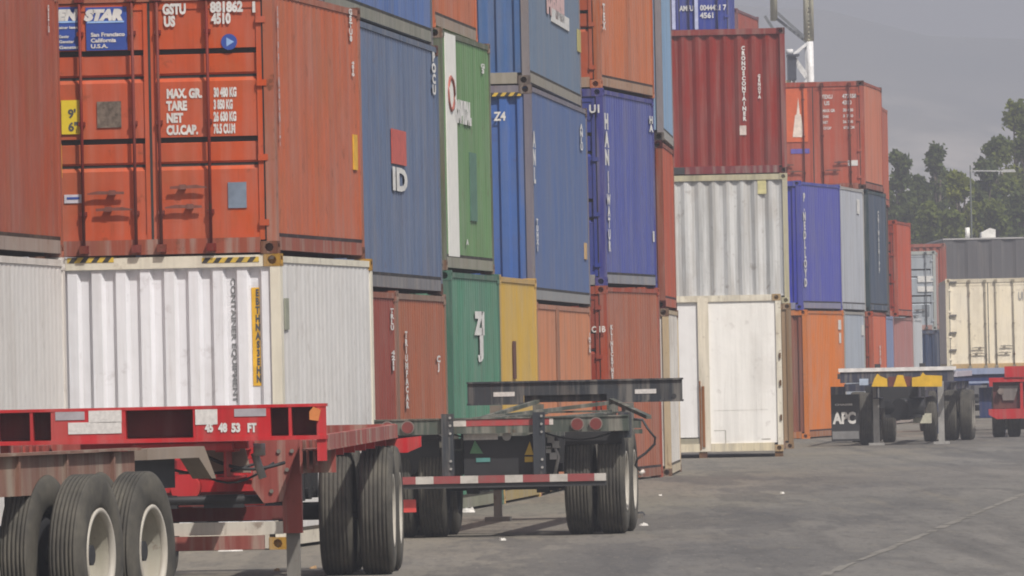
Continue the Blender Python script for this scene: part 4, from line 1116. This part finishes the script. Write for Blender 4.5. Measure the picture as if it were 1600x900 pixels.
# ------------------------------------------------------------------ ground, hill, haze, light
def ground_mat():
    m, nt, b = new_mat('worn_asphalt')
    v1 = mapping(nt, (.35, .045, 1)); v2 = mapping(nt, (1.4, .22, 1), (5, 3, 0)); v3 = mapping(nt, (1, .35, 1))
    c = mixc(nt, ramp(nt, noise(nt, v1, 1.0, 4, .6), .38, .62), (.118, .113, .106), (.184, .173, .155))
    sp = nt.nodes.new('ShaderNodeSeparateXYZ'); nt.links.new(v1.node.inputs['Vector'].links[0].from_socket, sp.inputs[0])
    ma = nt.nodes.new('ShaderNodeMath'); ma.operation = 'MULTIPLY_ADD'; nt.links.new(sp.outputs[1], ma.inputs[0]); ma.inputs[1].default_value = -.085; ma.inputs[2].default_value = 8.6
    ad = nt.nodes.new('ShaderNodeMath'); ad.operation = 'ADD'; nt.links.new(sp.outputs[0], ad.inputs[0]); nt.links.new(ma.outputs[0], ad.inputs[1])
    wob = nt.nodes.new('ShaderNodeMath'); wob.operation = 'MULTIPLY_ADD'; nt.links.new(noise(nt, v2, .7, 4, .6), wob.inputs[0]); wob.inputs[1].default_value = 5.0; nt.links.new(ad.outputs[0], wob.inputs[2])
    c = mixc(nt, scalev(nt, ramp(nt, wob.outputs[0], 5.6, 2.6), .6), c, (.205, .180, .138))
    c = mixc(nt, scalev(nt, ramp(nt, noise(nt, v2, 1.0, 5, .65), .5, .72), .55), c, (.070, .068, .066))
    c = mixc(nt, scalev(nt, ramp(nt, noise(nt, v2, 2.3, 4, .6), .56, .74), .5), c, (.20, .18, .145))
    c = mixc(nt, scalev(nt, ramp(nt, noise(nt, v3, 9.0, 5, .7), .5, .75), .35), c, (.09, .086, .08))
    v4 = mapping(nt, (1.1, .016, 1), (2, 8, 0)); v4.node.inputs['Rotation'].default_value = (0, 0, R(3.5))
    c = mixc(nt, scalev(nt, ramp(nt, noise(nt, v4, 1.0, 4, .6), .54, .70), .5), c, (.062, .060, .058))
    c = mixc(nt, scalev(nt, ramp(nt, noise(nt, v4, 1.9, 3, .6), .60, .74), .45), c, (.21, .185, .145))
    v5 = mapping(nt, (.22, .02, 1), (9, 4, 0))
    c = mixc(nt, scalev(nt, ramp(nt, noise(nt, v5, 1.6, 5, .7), .54, .57), .45), c, (.072, .070, .070))
    v6 = mapping(nt, (11, .7, 1), (1, 5, 0))
    c = mixc(nt, scalev(nt, ramp(nt, noise(nt, v6, 1.0, 4, .7), .52, .66), .40), c, (.065, .062, .058))
    c = mixc(nt, scalev(nt, ramp(nt, noise(nt, v6, 1.7, 4, .7), .60, .70), .55), c, (.26, .235, .195))
    c = mixc(nt, scalev(nt, ramp(nt, noise(nt, v3, 16.0, 4, .75), .60, .70), .6), c, (.30, .28, .25))
    nt.links.new(c, b.inputs['Base Color']); b.inputs['Roughness'].default_value = .92; b.inputs['Specular IOR Level'].default_value = .2
    bp = nt.nodes.new('ShaderNodeBump'); bp.inputs['Strength'].default_value = .5; bp.inputs['Distance'].default_value = .03
    nt.links.new(noise(nt, v3, 7.0, 6, .7), bp.inputs['Height']); nt.links.new(bp.outputs[0], b.inputs['Normal'])
    return m
mk = MB(); g0, g1 = ground_at(1296, 895), ground_at(1560, 788)
dv = (g1 - g0); L_ = dv.length; dv.normalize(); pv_ = Vector((dv.y, -dv.x, 0)); t_ = -8.0
while t_ < L_ + 30:
    l_ = random.uniform(.5, 2.6); a_ = g0 + dv * t_; b_ = g0 + dv * (t_ + l_); w0, w1 = random.uniform(.02, .07), random.uniform(.02, .07)
    n = len(mk.v); mk.v += [tuple(q + Vector((0, 0, .004))) for q in (a_ - pv_ * w0, b_ - pv_ * w1, b_ + pv_ * w0, a_ + pv_ * w1)]; mk.f.append((n, n + 1, n + 2, n + 3))
    t_ += l_ + random.choice([.0, .1, .3, .8])
o = mk.build('road_marking', plain('worn_line_paint', (.182, .168, .144), .9, .0, .3, 3)); o['kind'] = 'structure'
m = MB(); m.quad((-1100, -300, 0), (1100, -300, 0), (1100, 4600, 0), (-1100, 4600, 0))
g = m.build('ground', ground_mat()); g['kind'] = 'structure'

def hill():
    nx, ny = 90, 40; V = []; Fc = []
    for j in range(ny):
        for i in range(nx):
            x = -900 + 1800 * i / (nx - 1); y = 1250 + 1350 * j / (ny - 1)
            f = j / (ny - 1)
            rid = 80 - .050 * x + 5 * math.sin(x * .019 + 1) + 3.0 * math.sin(x * .047 + .6) + 1.6 * math.sin(x * .11)
            z = rid * math.sin(min(1.0, f / .68) * math.pi / 2) ** 1.1 * (1 if f < .68 else 1 - .9 * (f - .68)) * (1 + .05 * math.sin(x * .03 + y * .012)) - 2
            V.append((x, y, max(z, -2)))
    for j in range(ny - 1):
        for i in range(nx - 1):
            a = j * nx + i; Fc.append((a, a + 1, a + nx + 1, a + nx))
    me = bpy.data.meshes.new('hills'); me.from_pydata(V, [], Fc)
    mt, nt, b = new_mat('hillside_scrub')
    v = mapping(nt, (1, .35, 1)); 
    c = mixc(nt, ramp(nt, noise(nt, v, .010, 4, .5), .35, .65), (.13, .14, .15), (.20, .195, .185))
    sp = nt.nodes.new('ShaderNodeSeparateXYZ'); nt.links.new(v.node.inputs['Vector'].links[0].from_socket, sp.inputs[0])
    low = ramp(nt, sp.outputs[2], 58, 30)
    k = nt.nodes.new('ShaderNodeMath'); k.operation = 'MULTIPLY'; nt.links.new(low, k.inputs[0]); nt.links.new(ramp(nt, noise(nt, v, .035, 5, .7), .42, .60), k.inputs[1])
    c = mixc(nt, scalev(nt, k.outputs[0], .8), c, (.50, .45, .40))
    nt.links.new(c, b.inputs['Base Color']); b.inputs['Roughness'].default_value = .9
    me.materials.append(mt)
    for p_ in me.polygons: p_.use_smooth = True
    o = bpy.data.objects.new('hills', me); COL.objects.link(o); o['kind'] = 'structure'
hill()

m = MB(); m.box(-1200, 1200, -400, 4700, -3, 330)
hm, nt, b = new_mat('haze_air')
nt.nodes.remove(b)
pv = nt.nodes.new('ShaderNodeVolumePrincipled'); pv.inputs['Color'].default_value = (.54, .56, .625, 1); pv.inputs['Density'].default_value = .0009; pv.inputs['Anisotropy'].default_value = .0
nt.links.new(pv.outputs[0], nt.nodes['Material Output'].inputs['Volume'])
hz_ = m.build('haze', hm); hz_['kind'] = 'stuff'; hz_['label'] = 'thin grey smog filling the air over the yard'

SUN_EL, SUN_AZ = R(52), R(33)   # azimuth measured from straight behind the camera towards its right
to_sun = Vector((math.sin(SUN_AZ) * math.cos(SUN_EL), -math.cos(SUN_AZ) * math.cos(SUN_EL), math.sin(SUN_EL)))
sl = bpy.data.lights.new('sun', 'SUN'); sl.energy = 5.0; sl.angle = R(1.0); sl.color = (1.0, .955, .895)
so = bpy.data.objects.new('sun', sl); COL.objects.link(so); so.rotation_euler = to_sun.to_track_quat('Z', 'Y').to_euler(); so.location = (30, -30, 60)
w = bpy.data.worlds.new('World'); S.world = w; w.use_nodes = True
nt = w.node_tree; sky = nt.nodes.new('ShaderNodeTexSky'); sky.sky_type = 'NISHITA'; sky.sun_disc = False
sky.sun_elevation = SUN_EL; sky.sun_rotation = math.atan2(to_sun.x, to_sun.y)
sky.air_density = 1.0; sky.dust_density = 4.0; sky.ozone_density = 1.0
bg = nt.nodes['Background']; nt.links.new(sky.outputs[0], bg.inputs[0]); bg.inputs[1].default_value = .10

finish_texts()
cam = bpy.data.cameras.new('camera'); co = bpy.data.objects.new('camera', cam); COL.objects.link(co)
cam.sensor_width = 36.0; cam.lens = 36.0 * F / 1600.0
cam.shift_y = (H0 - 450.0) / 1600.0
cam.clip_end = 6000; cam.clip_start = .5
# level camera looking along +Y, rolled a little
co.matrix_world = Matrix.Translation((0, 0, HC)) @ Matrix.Rotation(R(90), 4, 'X') @ Matrix.Rotation(-ROLL, 4, 'Z')
S.camera = co
S.view_settings.view_transform = 'Standard'; S.view_settings.look = 'None'; S.view_settings.exposure = 0.17; S.view_settings.gamma = 1.0
S.cycles.use_denoising = True
S.cycles.filter_width = 1.9
S.cycles.max_bounces = 6; S.cycles.volume_bounces = 1
